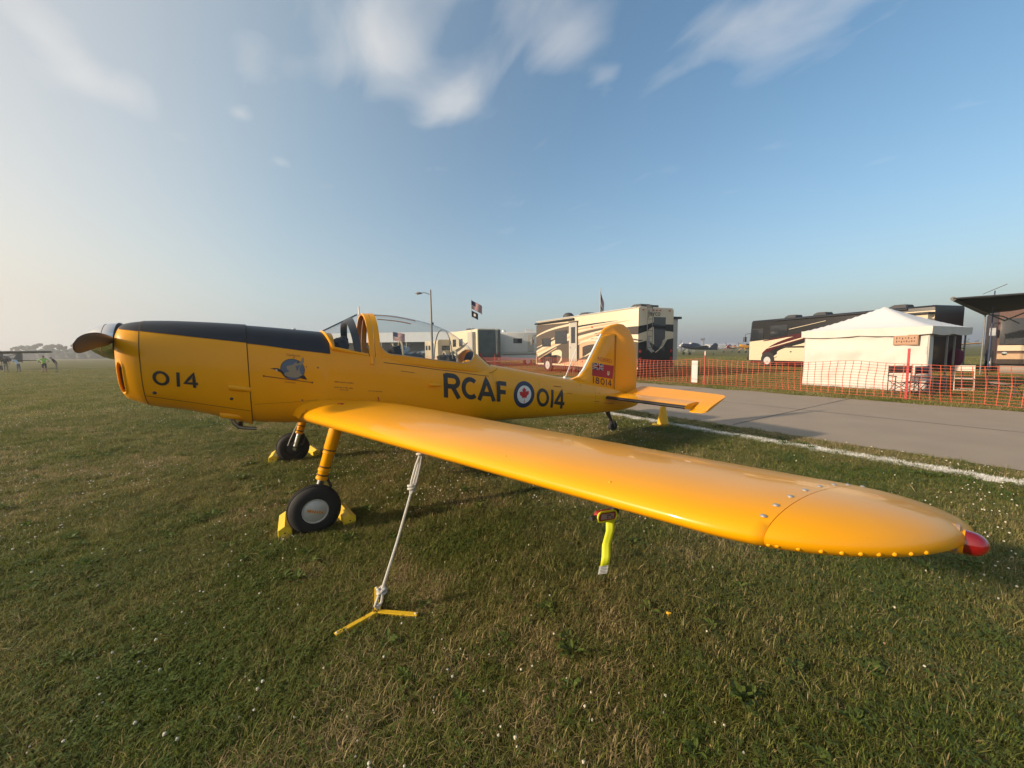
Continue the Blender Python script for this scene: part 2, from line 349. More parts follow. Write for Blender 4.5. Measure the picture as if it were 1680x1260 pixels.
def gth(X):
    # angle at which the perspex starts above the rail
    zt = cr(CT, X)[0]; zs = sill(X) - .04; g = .095
    if X > 1.95: g += .30 * ((X - 1.95) / .36) ** 3.2
    if X < 1.02: g += .10 * ((1.02 - X) / .12) ** 2
    q = min(.9999, g / (zt - zs)); return math.asin(q ** (2.25 / 2))
XC = [.90 + (2.318 - .90) * (1 - (1 - i / 44) ** 1.35) for i in range(45)]
can = MB().grid([[cpt(X, math.pi - gth(X) + (2 * gth(X) - math.pi) * k / 40) for k in range(41)] for X in XC]).build('canopy', GLASS, plane)
for sg in (1, -1):
    rows = [[cpt(X, (gth(X) * k / 8) if sg > 0 else math.pi - gth(X) * k / 8, .004) for k in range(9)] for X in XC]
    MB().grid(rows).build('canopy_frame', YEL, can)
    MB().tube([cpt(X, gth(X) if sg > 0 else math.pi - gth(X), .003) for X in XC], .006, 6).build('canopy_bead', M('bead_pale', (.52, .42, .26), .5), can)
rows = [[cpt(X, math.pi * k / 40, .004) for k in range(41)] for X in lin(2.316, 2.64, 14)]
MB().grid(rows).build('canopy_fairing', YEL, can)
MB().grid([[cpt(X, math.pi * k / 40, -.004) for k in range(41)] for X in lin(2.318, 2.6, 8)]).build('fairing_lining', BLACKCAV, can)
MB().tube([cpt(2.42 + .03 * i, math.pi * .5 + .34 + .03 * i, .010) for i in range(7)], .007, 6).build('fairing_seam', SEAM, can)
for x0, x1 in ((.775, .835), (.842, .905)):
    rows = [[cpt(max(X, .8), math.pi * k / 40, o) + Vector((X - max(X, .8), 0, 0)) for k in range(41)] for X, o in ((x0, -.012), (x0, .012), (x1, .012), (x1, -.012))]
    MB().grid(rows).build('canopy_hoop', YEL, can)
MB().tube([(.80, -.39, 1.56), (.795, -.415, 1.50), (.79, -.42, 1.47)], .022, 8).build('hoop_foot', YEL, can)
MB().tube([cpt(x, math.pi / 2 + .25 * math.sin((x - .9) * 2.2), -.012) for x in lin(.93, 1.45, 12)], .006, 6).build('release_cord', M('orange_cord', (.6, .2, .05), .6), can)
MB().tube([cpt(x, math.pi / 2 + .5 + .1 * (x - .9), -.012) for x in lin(.93, 1.35, 12)], .006, 6).build('release_cord', MATS['orange_cord'], can)
MB().tube([cpt(1.87, math.pi * k / 30, -.01) for k in range(2, 29)], .008, 6).build('canopy_hoop', M('hoop_grey', (.3, .3, .29), .4), can)
MB().tube([(.76, 0, 2.075), (.755, 0, 2.19)], [.012, .008], 8).build('beacon_post', WHT, plane)
# cockpit fittings
def seat(X, z):
    s = MB().box((X, 0, z), (.09, .44, .62), rot=Matrix.Rotation(R(-14), 3, 'Y')).box((X - .2, 0, z - .28), (.42, .42, .08)).build('seat', BLACKCAV, plane, smooth=False)
    MB().tube([(X + .0, -.15 + .1 * math.cos(t), z + .20 + .17 * math.sin(t)) for t in lin(-.3, math.pi + .3, 14)], .014, 6).build('harness_strap', TAN, s)
    MB().tube([(X - .03, .13 + .09 * math.cos(t), z + .20 + .15 * math.sin(t)) for t in lin(-.3, math.pi + .3, 14)], .014, 6).build('harness_strap', TAN, s)
    MB().tube([(X - .05, -.10, z + .30), (X - .13, -.14, z + .1), (X - .22, -.1, z - .1)], .018, 6).build('harness_strap', TAN, s)
seat(1.22, 1.38); seat(1.98, 1.25)
def lump(c, d, seed=0):
    bm = bmesh.new(); bmesh.ops.create_icosphere(bm, subdivisions=3, radius=1)
    for v in bm.verts:
        q = 1 + .22 * mnoise.noise(v.co * 1.7 + Vector((seed, 0, 0))); v.co = Vector((v.co.x * d[0] * q, v.co.y * d[1] * q, v.co.z * d[2] * q)) + Vector(c)
    m = MB(); m.add([v.co for v in bm.verts], [tuple(x.index for x in f.verts) for f in bm.faces]); bm.free(); return m
lump((.50, 0, 1.70), (.12, .28, .09)).build('instrument_coaming', BLACKCAV, plane)
lump((.56, .08, 1.76), (.07, .13, .06), 3).build('compass_cover', BLACKCAV, plane)
lump((1.42, 0, 1.50), (.15, .28, .085), 5).build('instrument_coaming', BLACKCAV, plane)
lump((1.5, .05, 1.57), (.06, .1, .05), 6).build('map_bag', M('grey_bag', (.16, .15, .14), .8), plane)
lump((.66, -.2, 1.60), (.04, .05, .035), 9).build('white_cloth', M('cloth_white', (.6, .6, .6), .9), plane)
# ------------------------------------------------ propeller
pax = Vector((-1, 0, .10)).normalized(); pc = Vector((-1.435, 0, 1.745))
prop = bpy.data.objects.new('propeller', None); col.objects.link(prop); prop.parent = plane
spn = MB().lathe([(0, .172), (.02, .175), (.06, .170), (.11, .152), (.16, .124), (.205, .086), (.235, .045), (.245, .001)], pc, pax, 40).build('spinner', ALU, prop)
MB().lathe([(.094, .1575), (.097, .160), (.100, .1555)], pc, pax, 40).build('spinner_seam', SEAM, spn)
MB().lathe([(-.02, .17), (0, .181), (.012, .181), (.014, .16)], pc, pax, 40).build('spinner_backplate', DARKM, spn)
for sg in (-1, 1):
    rows = []
    for i in range(23):
        u = i / 22; r = .10 + .83 * u; ch = (.095 + .10 * math.sin(min(1, u * 1.5) * math.pi / 2)) * (1 if u < .5 else math.sqrt(max(.0004, 1 - ((u - .5) / .5001) ** 2.4)))
        if u < .15: ch = .075 + .06 * u / .15
        tw = R(58 - 42 * u ** .7); th = max(.003, .035 * (1 - u) ** 1.2 + .006)
        c = pc + pax * .055 + Vector((0, sg * r, -.045 * u)); rg = []
        e1 = pax * math.sin(tw) * sg + Vector((0, 0, 1)) * math.cos(tw); e1.normalize(); e2 = Vector((0, 1, 0)).cross(e1).normalized()
        for k in range(14):
            a = 2 * math.pi * k / 14; rg.append(c + e1 * (ch / 2 * math.cos(a)) + e2 * (th * math.sin(a) * (1 if math.sin(a) > 0 else .5)))
        rows.append(rg)
    MB().loft(rows).build('blade', BLADE, prop)
# ------------------------------------------------ wings
def wing_geo(y):
    # y >= 0 : leading edge X,z, trailing edge X,z, thickness ratio
    xle = .165 * (y - .5); zle = .945 + .043 * (y - .5); xte = 2.17 - .045 * (y - .45); zte = .625 + .077 * (y - .45); tc = .146 - .008 * y
    if y > 4.55:
        u = min(1, (y - 4.55) / .44); k = math.sqrt(max(0, 1 - u ** 2.2)); xm, zm = 1.34, (zle + zte) / 2 - .0
        zm = zle + (zte - zle) * (xm - xle) / (xte - xle)
        xle2 = xm + (xle - xm) * k; xte2 = xm + (xte - xm) * k
        zle, zte = zle + (zte - zle) * (xle2 - xle) / (xte - xle), zle + (zte - zle) * (xte2 - xle) / (xte - xle)
        xle, xte = xle2, xte2; tc = tc * (1 + .25 * u)
    return xle, zle, xte, zte, tc
NA = 26
TT = [.5 * (1 - math.cos(math.pi * i / NA)) for i in range(NA + 1)]
def thk(t): return 5 * (.2969 * math.sqrt(t) - .126 * t - .3516 * t * t + .2843 * t ** 3 - .1036 * t ** 4)
def wpoint(y, t, side, sg=-1, off=0.):
    xle, zle, xte, zte, tc = wing_geo(y); c = math.hypot(xte - xle, zte - zle); dx, dz = (xte - xle) / c, (zte - zle) / c
    cam_ = .022 * c * (1 - ((t - .4) / .6) ** 2 if t > .4 else 1 - ((.4 - t) / .4) ** 2)
    h = side * thk(t) * tc * c * (1.02 if side > 0 else .94) + cam_ + off * side
    return Vector((xle + dx * c * t - dz * h, sg * y, zle + dz * c * t + dx * h))
def airfoil(y, sg): return [wpoint(y, t, 1, sg) for t in TT[::-1]] + [wpoint(y, t, -1, sg) for t in TT[1:-1]]
for sg in (-1, 1):
    w = MB().loft([airfoil(y, sg) for y in (.2, .45, .8, 1.3, 1.9, 2.6, 3.3, 4.0, 4.4, 4.55, 4.6, 4.65, 4.69, 4.717)]).build('wing', YEL, plane, ang=70)
    tip = MB().loft([[q + (q - Vector((1.2, q.y, q.z))) * .004 for q in airfoil(y, sg)] for y in (4.719, 4.735, 4.75, 4.775, 4.8, 4.85, 4.89, 4.925, 4.95, 4.97, 4.982, 4.988)], cap=True).build('wing_tip', YEL, w, ang=70)
    if sg < 0: lwing, ltip = w, tip
    # fillet between fuselage side and wing root
    FJ = [(-.06, .93), (-.03, 1.0), (.03, 1.045), (.12, 1.075), (.25, 1.09), (.43, 1.08), (.84, .995), (1.2, .915), (1.47, .85), (1.9, .725), (2.2, .63), (2.38, .565)]
    rows = []
    for i, (X, z) in enumerate(FJ):
        t = max(0.0, min(1, (X - .02) / 2.12)); A = Vector((X, sg * (sidey(X, z) + .002), z)); B = wpoint(.66, t, 1, sg, .002)
        if i < 3: B = wpoint(.60, t, 1, sg, .002) + Vector((-.012 * (3 - i), 0, -.01 * (2 - i)))
        if X > 2.15: B = Vector((X, sg * (.40 - (X - 2.15) * 1.0), B.z - .03))
        C = Vector((A.x * .5 + B.x * .5, sg * (abs(A.y) * .8 + abs(B.y) * .2), B.z * .85 + A.z * .15))
        rows.append([(A * (1 - u) ** 2 + C * 2 * u * (1 - u) + B * u * u) for u in lin(0, 1, 9)])
    MB().grid(rows).build('wing_fillet', YEL, w, ang=80)
    # control surface gaps on top
    for ya, yb, t in ((.75, 2.4, .76), (2.45, 4.55, .78)):
        MB().grid([[wpoint(ya + (yb - ya) * i / 20, t + d, 1, sg, .0015) for d in (-.0025, .0025)] for i in range(21)]).build('hinge_gap', SEAM, w)
    MB().grid([[wpoint(2.42 + d, t, 1, sg, .0015) for d in (-.004, .004)] for t in lin(.76, .99, 10)]).build('hinge_gap', SEAM, w)
    MB().grid([[wpoint(1.32 + d, t, 1, sg, .0012) for d in (-.0018, .0018)] for t in TT[4:20]]).build('panel_seam', SEAM, w)
# screws on the tip joint, domed fasteners round the tip edge
for t in (.045, .10, .17, .25, .34, .44, .55, .68):
    q = wpoint(4.695, t, 1, -1); MB().dome(q + Vector((0, 0, -.001)), .0085, (.08, 0, 1), 10).build('screw_head', M('screw_grey', (.34, .33, .31), .5, metal=.4), lwing)
for y in (4.725, 4.74, 4.775, 4.81, 4.84, 4.866, 4.89, 4.91, 4.93, 4.948):
    q = wpoint(y, .006, -1, -1); MB().dome(q, .0055, Vector((-.8, -.45, -.05)), 8).build('dome_rivet', YEL, ltip)
for y in (3.7, 4.25): MB().dome(wpoint(y, .04, 1, -1), .005, (-.8, -.2, .55), 8).build('dome_rivet', YEL, lwing)
# navigation lamp
nl = MB().lathe([(-.10, .030), (-.05, .040), (-.01, .041), (0, .040)], (1.305, -4.962, 1.062), (.10, -1, -.03), 24).build('lamp_fairing', YEL, ltip)
MB().lathe([(.0, .0405), (.004, .042), (.010, .042), (.012, .036)], (1.305, -4.962, 1.062), (.10, -1, -.03), 24).build('lamp_band', M('lamp_band_grey', (.33, .22, .15), .4), nl)
MB().lathe([(.008, .034), (.016, .035), (.020, .033)], (1.307, -4.964, 1.058), (.10, -1, -.03), 24).build('lamp_ring', YEL, nl)
LENS = bpy.data.materials.new('red_lens'); LENS.use_nodes = True
b = LENS.node_tree.nodes['Principled BSDF']; b.inputs['Base Color'].default_value = (.17, .0012, .004, 1); b.inputs['Roughness'].default_value = .08; b.inputs['Subsurface Weight'].default_value = .0; b.inputs['Subsurface Radius'].default_value = (.02, .002, .002); b.inputs['Coat Weight'].default_value = 1
MB().lathe([(.018, .034), (.028, .034), (.040, .032), (.050, .0275), (.058, .020), (.063, .011), (.065, .0005)], (1.307, -4.964, 1.058), (.10, -1, -.03), 24).build('lamp_lens', LENS, nl)
# walkway marks on wing root
MB().grid([[wpoint(.74 + d, t, 1, -1, .002) for d in (0, .006)] for t in lin(.20, .30, 6)]).build('red_marking', RED, lwing)
MB().tube([wpoint(.80 + .05 * math.cos(a), .13 + .02 * math.sin(a), 1, -1, .002) for a in lin(0, math.pi, 9)], .005, 5).build('red_marking', RED, lwing)
MB().grid([[wpoint(.56, t, 1, -1, .002) for t in (.012, .02)], [wpoint(.60, t, 1, -1, .002) for t in (.012, .02)]]).build('red_marking', RED, lwing)
conform([(.86 - .004 * i, z) for i, z in enumerate(lin(.985, 1.075, 6))], .004, .006).build('red_marking', RED, fuse)
# ------------------------------------------------ tail
def slab(pts, th, name, mat, par, hy=0., bev=.5, frac=.0):
    # closed outline in X-z plane, thickened along y with tapered edges
    n = len(pts); cx = sum(q[0] for q in pts) / n; cz = sum(q[1] for q in pts) / n
    rings = []
    for s, k in ((-1, .93), (-.75, .975), (-.3, 1.), (.3, 1.), (.75, .975), (1, .93)):
        rings.append([Vector((cx + (x - cx) * k, hy + s * th / 2, cz + (z - cz) * k)) for x, z in pts])
    return MB().loft(rings).build(name, mat, par, ang=60)
def smoothpoly(P, n=6, closed=True):
    out = []; L = len(P)
    for i in range(L):
        p0, p1, p2, p3 = P[i-1], P[i], P[(i+1) % L], P[(i+2) % L]
        for k in range(n):
            t = k / n; out.append(tuple(.5 * ((2*b) + (-a + c)*t + (2*a - 5*b + 4*c - d)*t*t + (-a + 3*b - 3*c + d)*t**3) for a, b, c, d in zip(p0, p1, p2, p3)))
    return out
fin = slab([(4.22, 1.06), (4.46, 1.125), (4.60, 1.24), (5.04, 1.875), (5.40, 1.885), (5.345, .80), (4.9, .86), (4.5, .95)], .075, 'fin', YEL, plane)
MB().tube([(4.445, 0, 1.10), (4.60, 0, 1.245), (5.04, 0, 1.885)], [.018, .026, .022], 10).build('deicing_strip', M('strip_white', (.72, .71, .69), .45), fin)
rp = [(5.05, 1.90)] + [(5.15, 2.0), (5.30, 2.065), (5.46, 2.095), (5.60, 2.075), (5.74, 1.98), (5.84, 1.80), (5.91, 1.55), (5.935, 1.25), (5.93, .95), (5.915, .76), (5.84, .70), (5.60, .735), (5.355, .785), (5.41, 1.89)]
hinge = Vector((5.39, 0, 1.3)); rot = Matrix.Rotation(R(-11), 4, 'Z')
rud = slab([(x - hinge.x, z - hinge.z) for x, z in rp], .055, 'rudder', ORG, plane); rud.location = hinge; rud.rotation_euler = (0, 0, R(-11))
MB().tube([(5.372, -.036, .80), (5.407, -.036, 1.88)], .004, 5).build('hinge_gap', SEAM, fin)
MB().tube([(5.05, -.034, 1.888), (5.40, -.036, 1.893)], .004, 5).build('hinge_gap', SEAM, fin)
for sg in (-1, 1):
    def tpl(y, t, s):
        xa, xb = 5.03 + .11 * (y / 1.8), 5.50; z0 = .705 - .02 * (y / 1.8); c = xb - xa
        return Vector((xa + c * t, sg * y, z0 + .01 * t + s * .055 * math.sqrt(max(0, math.sin(math.pi * min(1, t * .62 + .0))))))
    ts = lin(0, 1, 12)
    tp = MB().loft([[tpl(y, t, 1) for t in ts[::-1]] + [tpl(y, t, -1) for t in ts[1:]] for y in (.05, .6, 1.2, 1.62, 1.66)]).build('tailplane', YEL, plane, ang=60)
    rows = [[tpl(y, t, s) + Vector((-.003, 0, s * .003)) for t, s in ((.12, 1), (.05, 1), (.015, 1), (0, 0), (.015, -1), (.05, -1), (.12, -1))] for y in lin(.10, 1.665, 12)]
    MB().grid(rows).build('deicing_strip', M('boot_black', (.022, .02, .02), .5), tp)
    # elevator, trailing edge up, with balance horn outboard
    def ev(c, y, s):   # c metres behind hinge (neg = ahead), droop
        a = R(19); t = max(.006, .045 * (1 - max(0, c) / .5)); t = t if c > -.15 else .02
        return Vector((5.515 + c * math.cos(a), sg * y, .705 + c * math.sin(a) + s * t / 2))
    secs = []
    for y, c0, c1 in ((.14, -.01, .40), (.22, -.01, .50), (.9, -.01, .475), (1.66, -.01, .43), (1.665, -.26, .43), (1.70, -.275, .43), (1.86, -.255, .405), (1.905, -.22, .36), (1.915, -.19, .33)):
        cc = lin(c0, c1, 10); secs.append([ev(c, y, 1) for c in cc[::-1]] + [ev(c, y, -1) for c in cc])
    MB().loft(secs).build('elevator', ORG, plane, ang=50)
# strut aerial on spine, tail wheel
MB().tube([(4.16, 0, 1.12), (4.42, 0, 1.62)], .007, 6).build('aerial_mast', WHT, plane)
MB().lathe([(0, .035), (.02, .03), (.04, .012)], (4.15, 0, 1.105), (0, 0, 1), 14).build('aerial_base', WHT, plane)
MB().tube([(5.22, 0, .42), (5.28, 0, .30), (5.34, 0, .22)], [.05, .035, .025], 10).build('tailwheel_leg', DARKM, plane)
tw = MB().lathe([(-.035, .05), (-.04, .085), (-.02, .105), (.02, .105), (.04, .085), (.035, .05)], (5.37, 0, .105), (0, 1, 0), 24).build('tailwheel', RUB, plane)
MB().tube([(5.34, -.055, .24), (5.37, -.055, .105)], .012, 6).tube([(5.34, .055, .24), (5.37, .055, .105)], .012, 6).tube([(5.34, -.055, .24), (5.34, .055, .24)], .012, 6).build('fork', DARKM, tw)
# ------------------------------------------------ main gear
for sg in (-1, 1):
    top = Vector((.245, sg * 1.24, .91)); bot = Vector((.05, sg * 1.24, .30)); ax = (bot - top); L = ax.length; d = ax.normalized()
    leg = MB().lathe([(0, .058), (L * .32, .057), (L * .34, .050), (L * .75, .047), (L * .78, .043)], top, d, 20).build('gear_leg', YEL, plane)
    for f in (.33, .58, .70): MB().lathe([(L * f, .053), (L * f + .004, .061 - .012 * f), (L * f + .010, .061 - .012 * f), (L * f + .014, .05)], top, d, 20).build('leg_band', SEAM, leg)
    for f in (.36, .62, .74): MB().lathe([(L * f, .05), (L * f + .006, .0575 - .006 * f), (L * f + .02, .0575 - .006 * f), (L * f + .026, .05)], top, d, 20).build('leg_collar', YEL, leg)
    MB().lathe([(L * .77, .032), (L * 1.08, .030)], top, d, 16).build('oleo_piston', STEEL, leg)
    MB().tube([top + d * L * .78 + Vector((.05, 0, 0)), (.17, sg * 1.24, .36), (.14, sg * 1.25, .27), (.04, sg * 1.26, .23)], .013, 6).build('torque_link', DARKM, leg)
    if sg > 0: MB().tube([top + d * L * .05 + Vector((-.05, sg * -.06, 0)), top + d * L * .4 + Vector((-.05, sg * -.05, 0)), (-.03, sg * 1.22, .36), (-.06, sg * 1.27, .27)], .007, 6).build('brake_hose', M('pale_hose', (.5, .5, .48), .5), leg)
    MB().tube([(.02, sg * 1.22, .215), (.02, sg * 1.40, .215)], .025, 10).build('axle', STEEL, leg)
    wy = sg * 1.375; prof = []
    whl = bpy.data.objects.new('wheel', None); col.objects.link(whl); whl.parent = plane
    for k in range(25):
        a = math.pi * k / 24; prof.append((-.072 * math.cos(a), .115 + .103 * math.sin(a) ** .72))
    tyre = MB().lathe([(-.05, .10)] + prof + [(.05, .10)], (.01, wy, .214), (0, 1, 0), 48).build('tyre', RUB, whl)
    for o in (-.022, 0, .022): MB().lathe([(o - .004, .2155), (o - .003, .2195), (o + .003, .2195), (o + .004, .2155)], (.01, wy, .214), (0, 1, 0), 48).build('tread_rib', RUB, tyre)
    o = sg
    rim = MB().lathe([(.0, .112), (.055, .112), (.064, .108), (.064, .1), (.060, .096), (.068, .075), (.076, .045), (.080, .001)], (.01, wy, .214), (0, o, 0), 40).build('hub_cap', HUB, whl)
    MB().lathe([(.0, .095), (.055, .095), (.062, .06), (.05, .001)], (.01, wy, .214), (0, -o, 0), 30).build('brake_drum', DARKM, whl)
    if sg < 0:
        for i in range(7):
            X = -.058 + i * .0180; z = .236 - i * .0068
            MB().box((.01 + X, wy - .0785 + .0004 * abs(i - 3), z), (.0135, .003, .019 + .006 * (i % 2)), rot=Matrix.Rotation(R(20), 3, 'Y')).build('hub_lettering', M('hub_orange', (.6, .22, .02), .5), rim, smooth=False)
# ------------------------------------------------ markings
GL = {'R': [[(0,0),(0,1)], [(0,.94)] + [(.34+.23*math.cos(a), .715+.225*math.sin(a)) for a in lin(math.pi/2,-math.pi/2,12)] + [(0,.49)], [(.30,.49),(.60,0)]],
'C': [[(.46+.46*math.cos(a), .5+.46*math.sin(a)) for a in lin(R(48), R(312), 26)]],
'A': [[(0,0),(.36,1),(.72,0)], [(.14,.32),(.58,.32)]], 'F': [[(0,0),(0,1)], [(0,.93),(.50,.93)], [(0,.5),(.44,.5)]],
'0': [[(.38+.34*math.cos(a), .5+.44*math.sin(a)) for a in lin(0, 2*math.pi, 33)]], '1': [[(.06,0),(.06,1)]],
'4': [[(.52,0),(.52,1),(.0,.30),(.74,.30)]], '8': [[(.3+.22*math.cos(a), .74+.2*math.sin(a)) for a in lin(0,2*math.pi,25)], [(.3+.27*math.cos(a), .28+.23*math.sin(a)) for a in lin(0,2*math.pi,25)]]}
def stroke_rows(pl, t):
    P = []
    for a, b in zip(pl, pl[1:]):
        n = max(1, int(math.hypot(b[0]-a[0], b[1]-a[1]) / .04)); P += [(a[0]+(b[0]-a[0])*k/n, a[1]+(b[1]-a[1])*k/n) for k in range(n)]
    P.append(pl[-1]); loop = math.hypot(pl[0][0]-pl[-1][0], pl[0][1]-pl[-1][1]) < 1e-6; rows = []
    for i, q in enumerate(P):
        a = P[i-1] if i else (P[-2] if loop else P[0]); b = P[i+1] if i < len(P)-1 else (P[1] if loop else P[-1])
        d1 = Vector((q[0]-a[0], q[1]-a[1])); d2 = Vector((b[0]-q[0], b[1]-q[1]))
        d1 = d1.normalized() if d1.length > 1e-9 else d2.normalized(); d2 = d2.normalized() if d2.length > 1e-9 else d1
        n1 = Vector((-d1.y, d1.x)); n2 = Vector((-d2.y, d2.x)); nn = (n1+n2); nn = nn.normalized() if nn.length > 1e-6 else n1; k = min(1.5, 1 / max(.3, nn.dot(n1)))
        rows.append(((q[0]+nn.x*t*k/2, q[1]+nn.y*t*k/2), (q[0]-nn.x*t*k/2, q[1]-nn.y*t*k/2)))
    return rows
def glyph(ch, x0, z0, w, h, t, slope, slant, mp, name, mat, par):
    # glyph fills a box w by h metres (stroke t metres) whose lower edge starts at (x0,z0) and falls with slope
    pls = GL[ch]; us = [q[0] for pl in pls for q in pl]; vs = [q[1] for pl in pls for q in pl]; ua, ub = min(us), max(us); va, vb = min(vs), max(vs); m = MB()
    arc = ch in '0C8'; ins = t / 2 if arc else 0
    fu = lambda u: (t/2 + (u - ua) / (ub - ua) * (w - t)) if ub > ua else w / 2
    fv = lambda v: ins + (v - va) / (vb - va) * (h - 2 * ins)
    for li, pl in enumerate(pls):
        for_rows = stroke_rows([(fu(u), fv(v)) for u, v in pl], t)
        m.grid([[mp(x0 + a + b * slant, z0 + a * slope + b, li) for a, b in r] for r in for_rows])
    return m.build(name, mat, par)
onfus = lambda X, z, li=0: Vector((X, -(sidey(X, z) + .0025 + .0004 * li), z))
oncowl = lambda X, z, li=0: Vector((X, -(sidey(X, z) + .0095 + .005 * max(0, (X + .9) / .47) + .0004 * li), z))
for ch, a, b in (('R', 1.705, 1.965), ('C', 1.975, 2.225), ('A', 2.225, 2.545), ('F', 2.565, 2.775)):
    glyph(ch, a, .996 - .157 * (a - 1.705), b - a, .322 - .028 * (a - 1.705), .064, -.157, .012, onfus, 'letter', MARK, fuse)
cx, cz = 3.083, .923
def disc(r, off, n=40):
    m = MB(); k = 6; rows = [[Vector((cx + r * i / k * math.cos(a), -(sidey(cx + r * i / k * math.cos(a), cz + r * i / k * math.sin(a)) + off), cz + r * i / k * math.sin(a))) for a in lin(0, 2 * math.pi, n)] for i in range(k + 1)]
    return m.grid(rows)
disc(.208, .002).build('roundel_ring', NAVY, fuse)
disc(.140, .0035).build('roundel_white', M('roundel_white_paint', (.70, .69, .66), .4), fuse)
leaf = [(0,-.95),(.04,-.5),(.45,-.56),(.38,-.38),(.86,.02),(.76,.08),(.86,.38),(.56,.32),(.50,.46),(.24,.18),(.36,.74),(.19,.66),(0,1)]
leaf = leaf + [(-x, y) for x, y in leaf[-2:0:-1]]
m = MB(); k = len(leaf); S = .112
pts = [onfus(cx + S * x, cz + .008 + S * y) + Vector((0, -.003, 0)) for x, y in leaf] + [onfus(cx, cz + .008) + Vector((0, -.003, 0))]
m.add(pts, [(i, (i + 1) % k, k) for i in range(k)]); m.build('maple_leaf', M('leaf_red', (.55, .02, .02), .45), fuse)
MB().grid([[onfus(cx + d, z) + Vector((0, -.003, 0)) for d in (-.006, .006)] for z in lin(cz - .125, cz - .09, 3)]).build('maple_leaf_stem', MATS['leaf_red'], fuse)
for ch, a, b in (('0', 3.335, 3.60), ('1', 3.64, 3.70), ('4', 3.715, 3.985)):
    glyph(ch, a, .715 - .18 * (a - 3.335), b - a, .30, .055, -.18, .04 if ch == '1' else .02, onfus, 'numeral', MARK, fuse)
for ch, a, b in (('0', -1.165, -1.045), ('1', -1.0, -.972), ('4', -.945, -.825)):
    glyph(ch, a, 1.338 - .155 * (a + 1.165), b - a, .137, .024, -.155, .05 if ch == '1' else 0, oncowl, 'numeral', MARK, cowl)
onfin = lambda X, z, li=0: Vector((X, -.0385 - .0004 * li, z))
for ch, a, b in (('1', 4.80, 4.823), ('8', 4.86, 4.965), ('0', 4.995, 5.105), ('1', 5.14, 5.163), ('4', 5.19, 5.30)):
    glyph(ch, a, .985 - .19 * (a - 4.80), b - a, .125, .023, -.19, 0, onfin, 'numeral', M('maroon_mark', (.07, .018, .02), .5), fin)
def text(s, P, ux, uz, size, mp, mat, par, name='lettering', cuts=1):
    c = bpy.data.curves.new('t', 'FONT'); c.body = s; c.size = 1; c.resolution_u = 2
    o = bpy.data.objects.new('t', c); col.objects.link(o); dg = bpy.context.evaluated_depsgraph_get(); me = bpy.data.meshes.new_from_object(o.evaluated_get(dg))
    bpy.data.objects.remove(o); bpy.data.curves.remove(c)
    me.name = name
    for v in me.vertices: x, y = v.co.x * size, v.co.y * size; v.co = mp(P[0] + x * ux[0] + y * uz[0], P[1] + x * ux[1] + y * uz[1])
    me.materials.clear(); me.materials.append(mat); ob = bpy.data.objects.new(name, me); col.objects.link(ob); ob.parent = par; return ob
text('N280RD', (4.915, 1.40), (1, -.17), (.03, 1), .105, onfin, RED, fin)
# red ensign on the fin
def quad(P, mp, name, mat, par, n=6):
    a, b, c, d = P
    return MB().grid([[mp(*( (a[k]*(1-u)+b[k]*u)*(1-v) + (d[k]*(1-u)+c[k]*u)*v for k in (0, 1))) for u in lin(0, 1, n)] for v in lin(0, 1, n)]).build(name, mat, par)
E0 = (4.785, 1.365); E1 = (5.345, 1.285); E2 = (5.315, 1.035); E3 = (4.775, 1.125)   # top-left, top-right, bottom-right, bottom-left
def ens(u, v): return tuple((E0[k]*(1-u)+E1[k]*u)*(1-v) + (E3[k]*(1-u)+E2[k]*u)*v for k in (0, 1))
def eq(u0, v0, u1, v1, lay, mat, name): return quad([ens(u0, v0), ens(u1, v0), ens(u1, v1), ens(u0, v1)], lambda X, z: Vector((X, -.0385 - lay * .0008, z)), name, mat, fin)
EWH = M('ensign_white', (.68, .65, .62), .5); ERED = M('ensign_red', (.36, .012, .02), .5); EBL = M('ensign_blue', (.025, .03, .10), .5)
eq(0, 0, 1, 1, 1, ERED, 'ensign_field'); eq(0, 0, .52, .5, 2, EBL, 'ensign_canton')
def eline(a, b, w, lay, mat, nm):
    d = Vector((b[0] - a[0], (b[1] - a[1]) * .5)); n = Vector((-d.y, d.x)).normalized() * w; n = (n.x, n.y * 2)
    cl = lambda p: (min(.52, max(0, p[0])), min(.5, max(0, p[1])))
    P = [cl((a[0] + n[0], a[1] + n[1])), cl((b[0] + n[0], b[1] + n[1])), cl((b[0] - n[0], b[1] - n[1])), cl((a[0] - n[0], a[1] - n[1]))]
    quad([ens(*q) for q in P], lambda X, z: Vector((X, -.0385 - lay * .0008, z)), nm, mat, fin)
eline((0, 0), (.52, .5), .032, 3, EWH, 'ensign_cross'); eline((0, .5), (.52, 0), .032, 3, EWH, 'ensign_cross'); eline((0, 0), (.52, .5), .011, 4, ERED, 'ensign_cross'); eline((0, .5), (.52, 0), .011, 4, ERED, 'ensign_cross')
eq(.20, 0, .32, .5, 5, EWH, 'ensign_cross'); eq(0, .17, .52, .33, 5, EWH, 'ensign_cross'); eq(.228, 0, .292, .5, 6, ERED, 'ensign_cross'); eq(0, .208, .52, .292, 6, ERED, 'ensign_cross')
sh = [ens(*q) for q in ((.70, .45), (.84, .45), (.84, .68), (.77, .82), (.70, .68))]
MB().add([Vector((x, -.0405, z)) for x, z in sh], [(0, 1, 2, 3, 4)]).build('ensign_shield', M('shield_tan', (.45, .33, .16), .5), fin)
sh = [ens(*q) for q in ((.715, .66), (.825, .66), (.77, .80))]
MB().add([Vector((x, -.0415, z)) for x, z in sh], [(0, 1, 2)]).build('ensign_shield', EWH, fin)
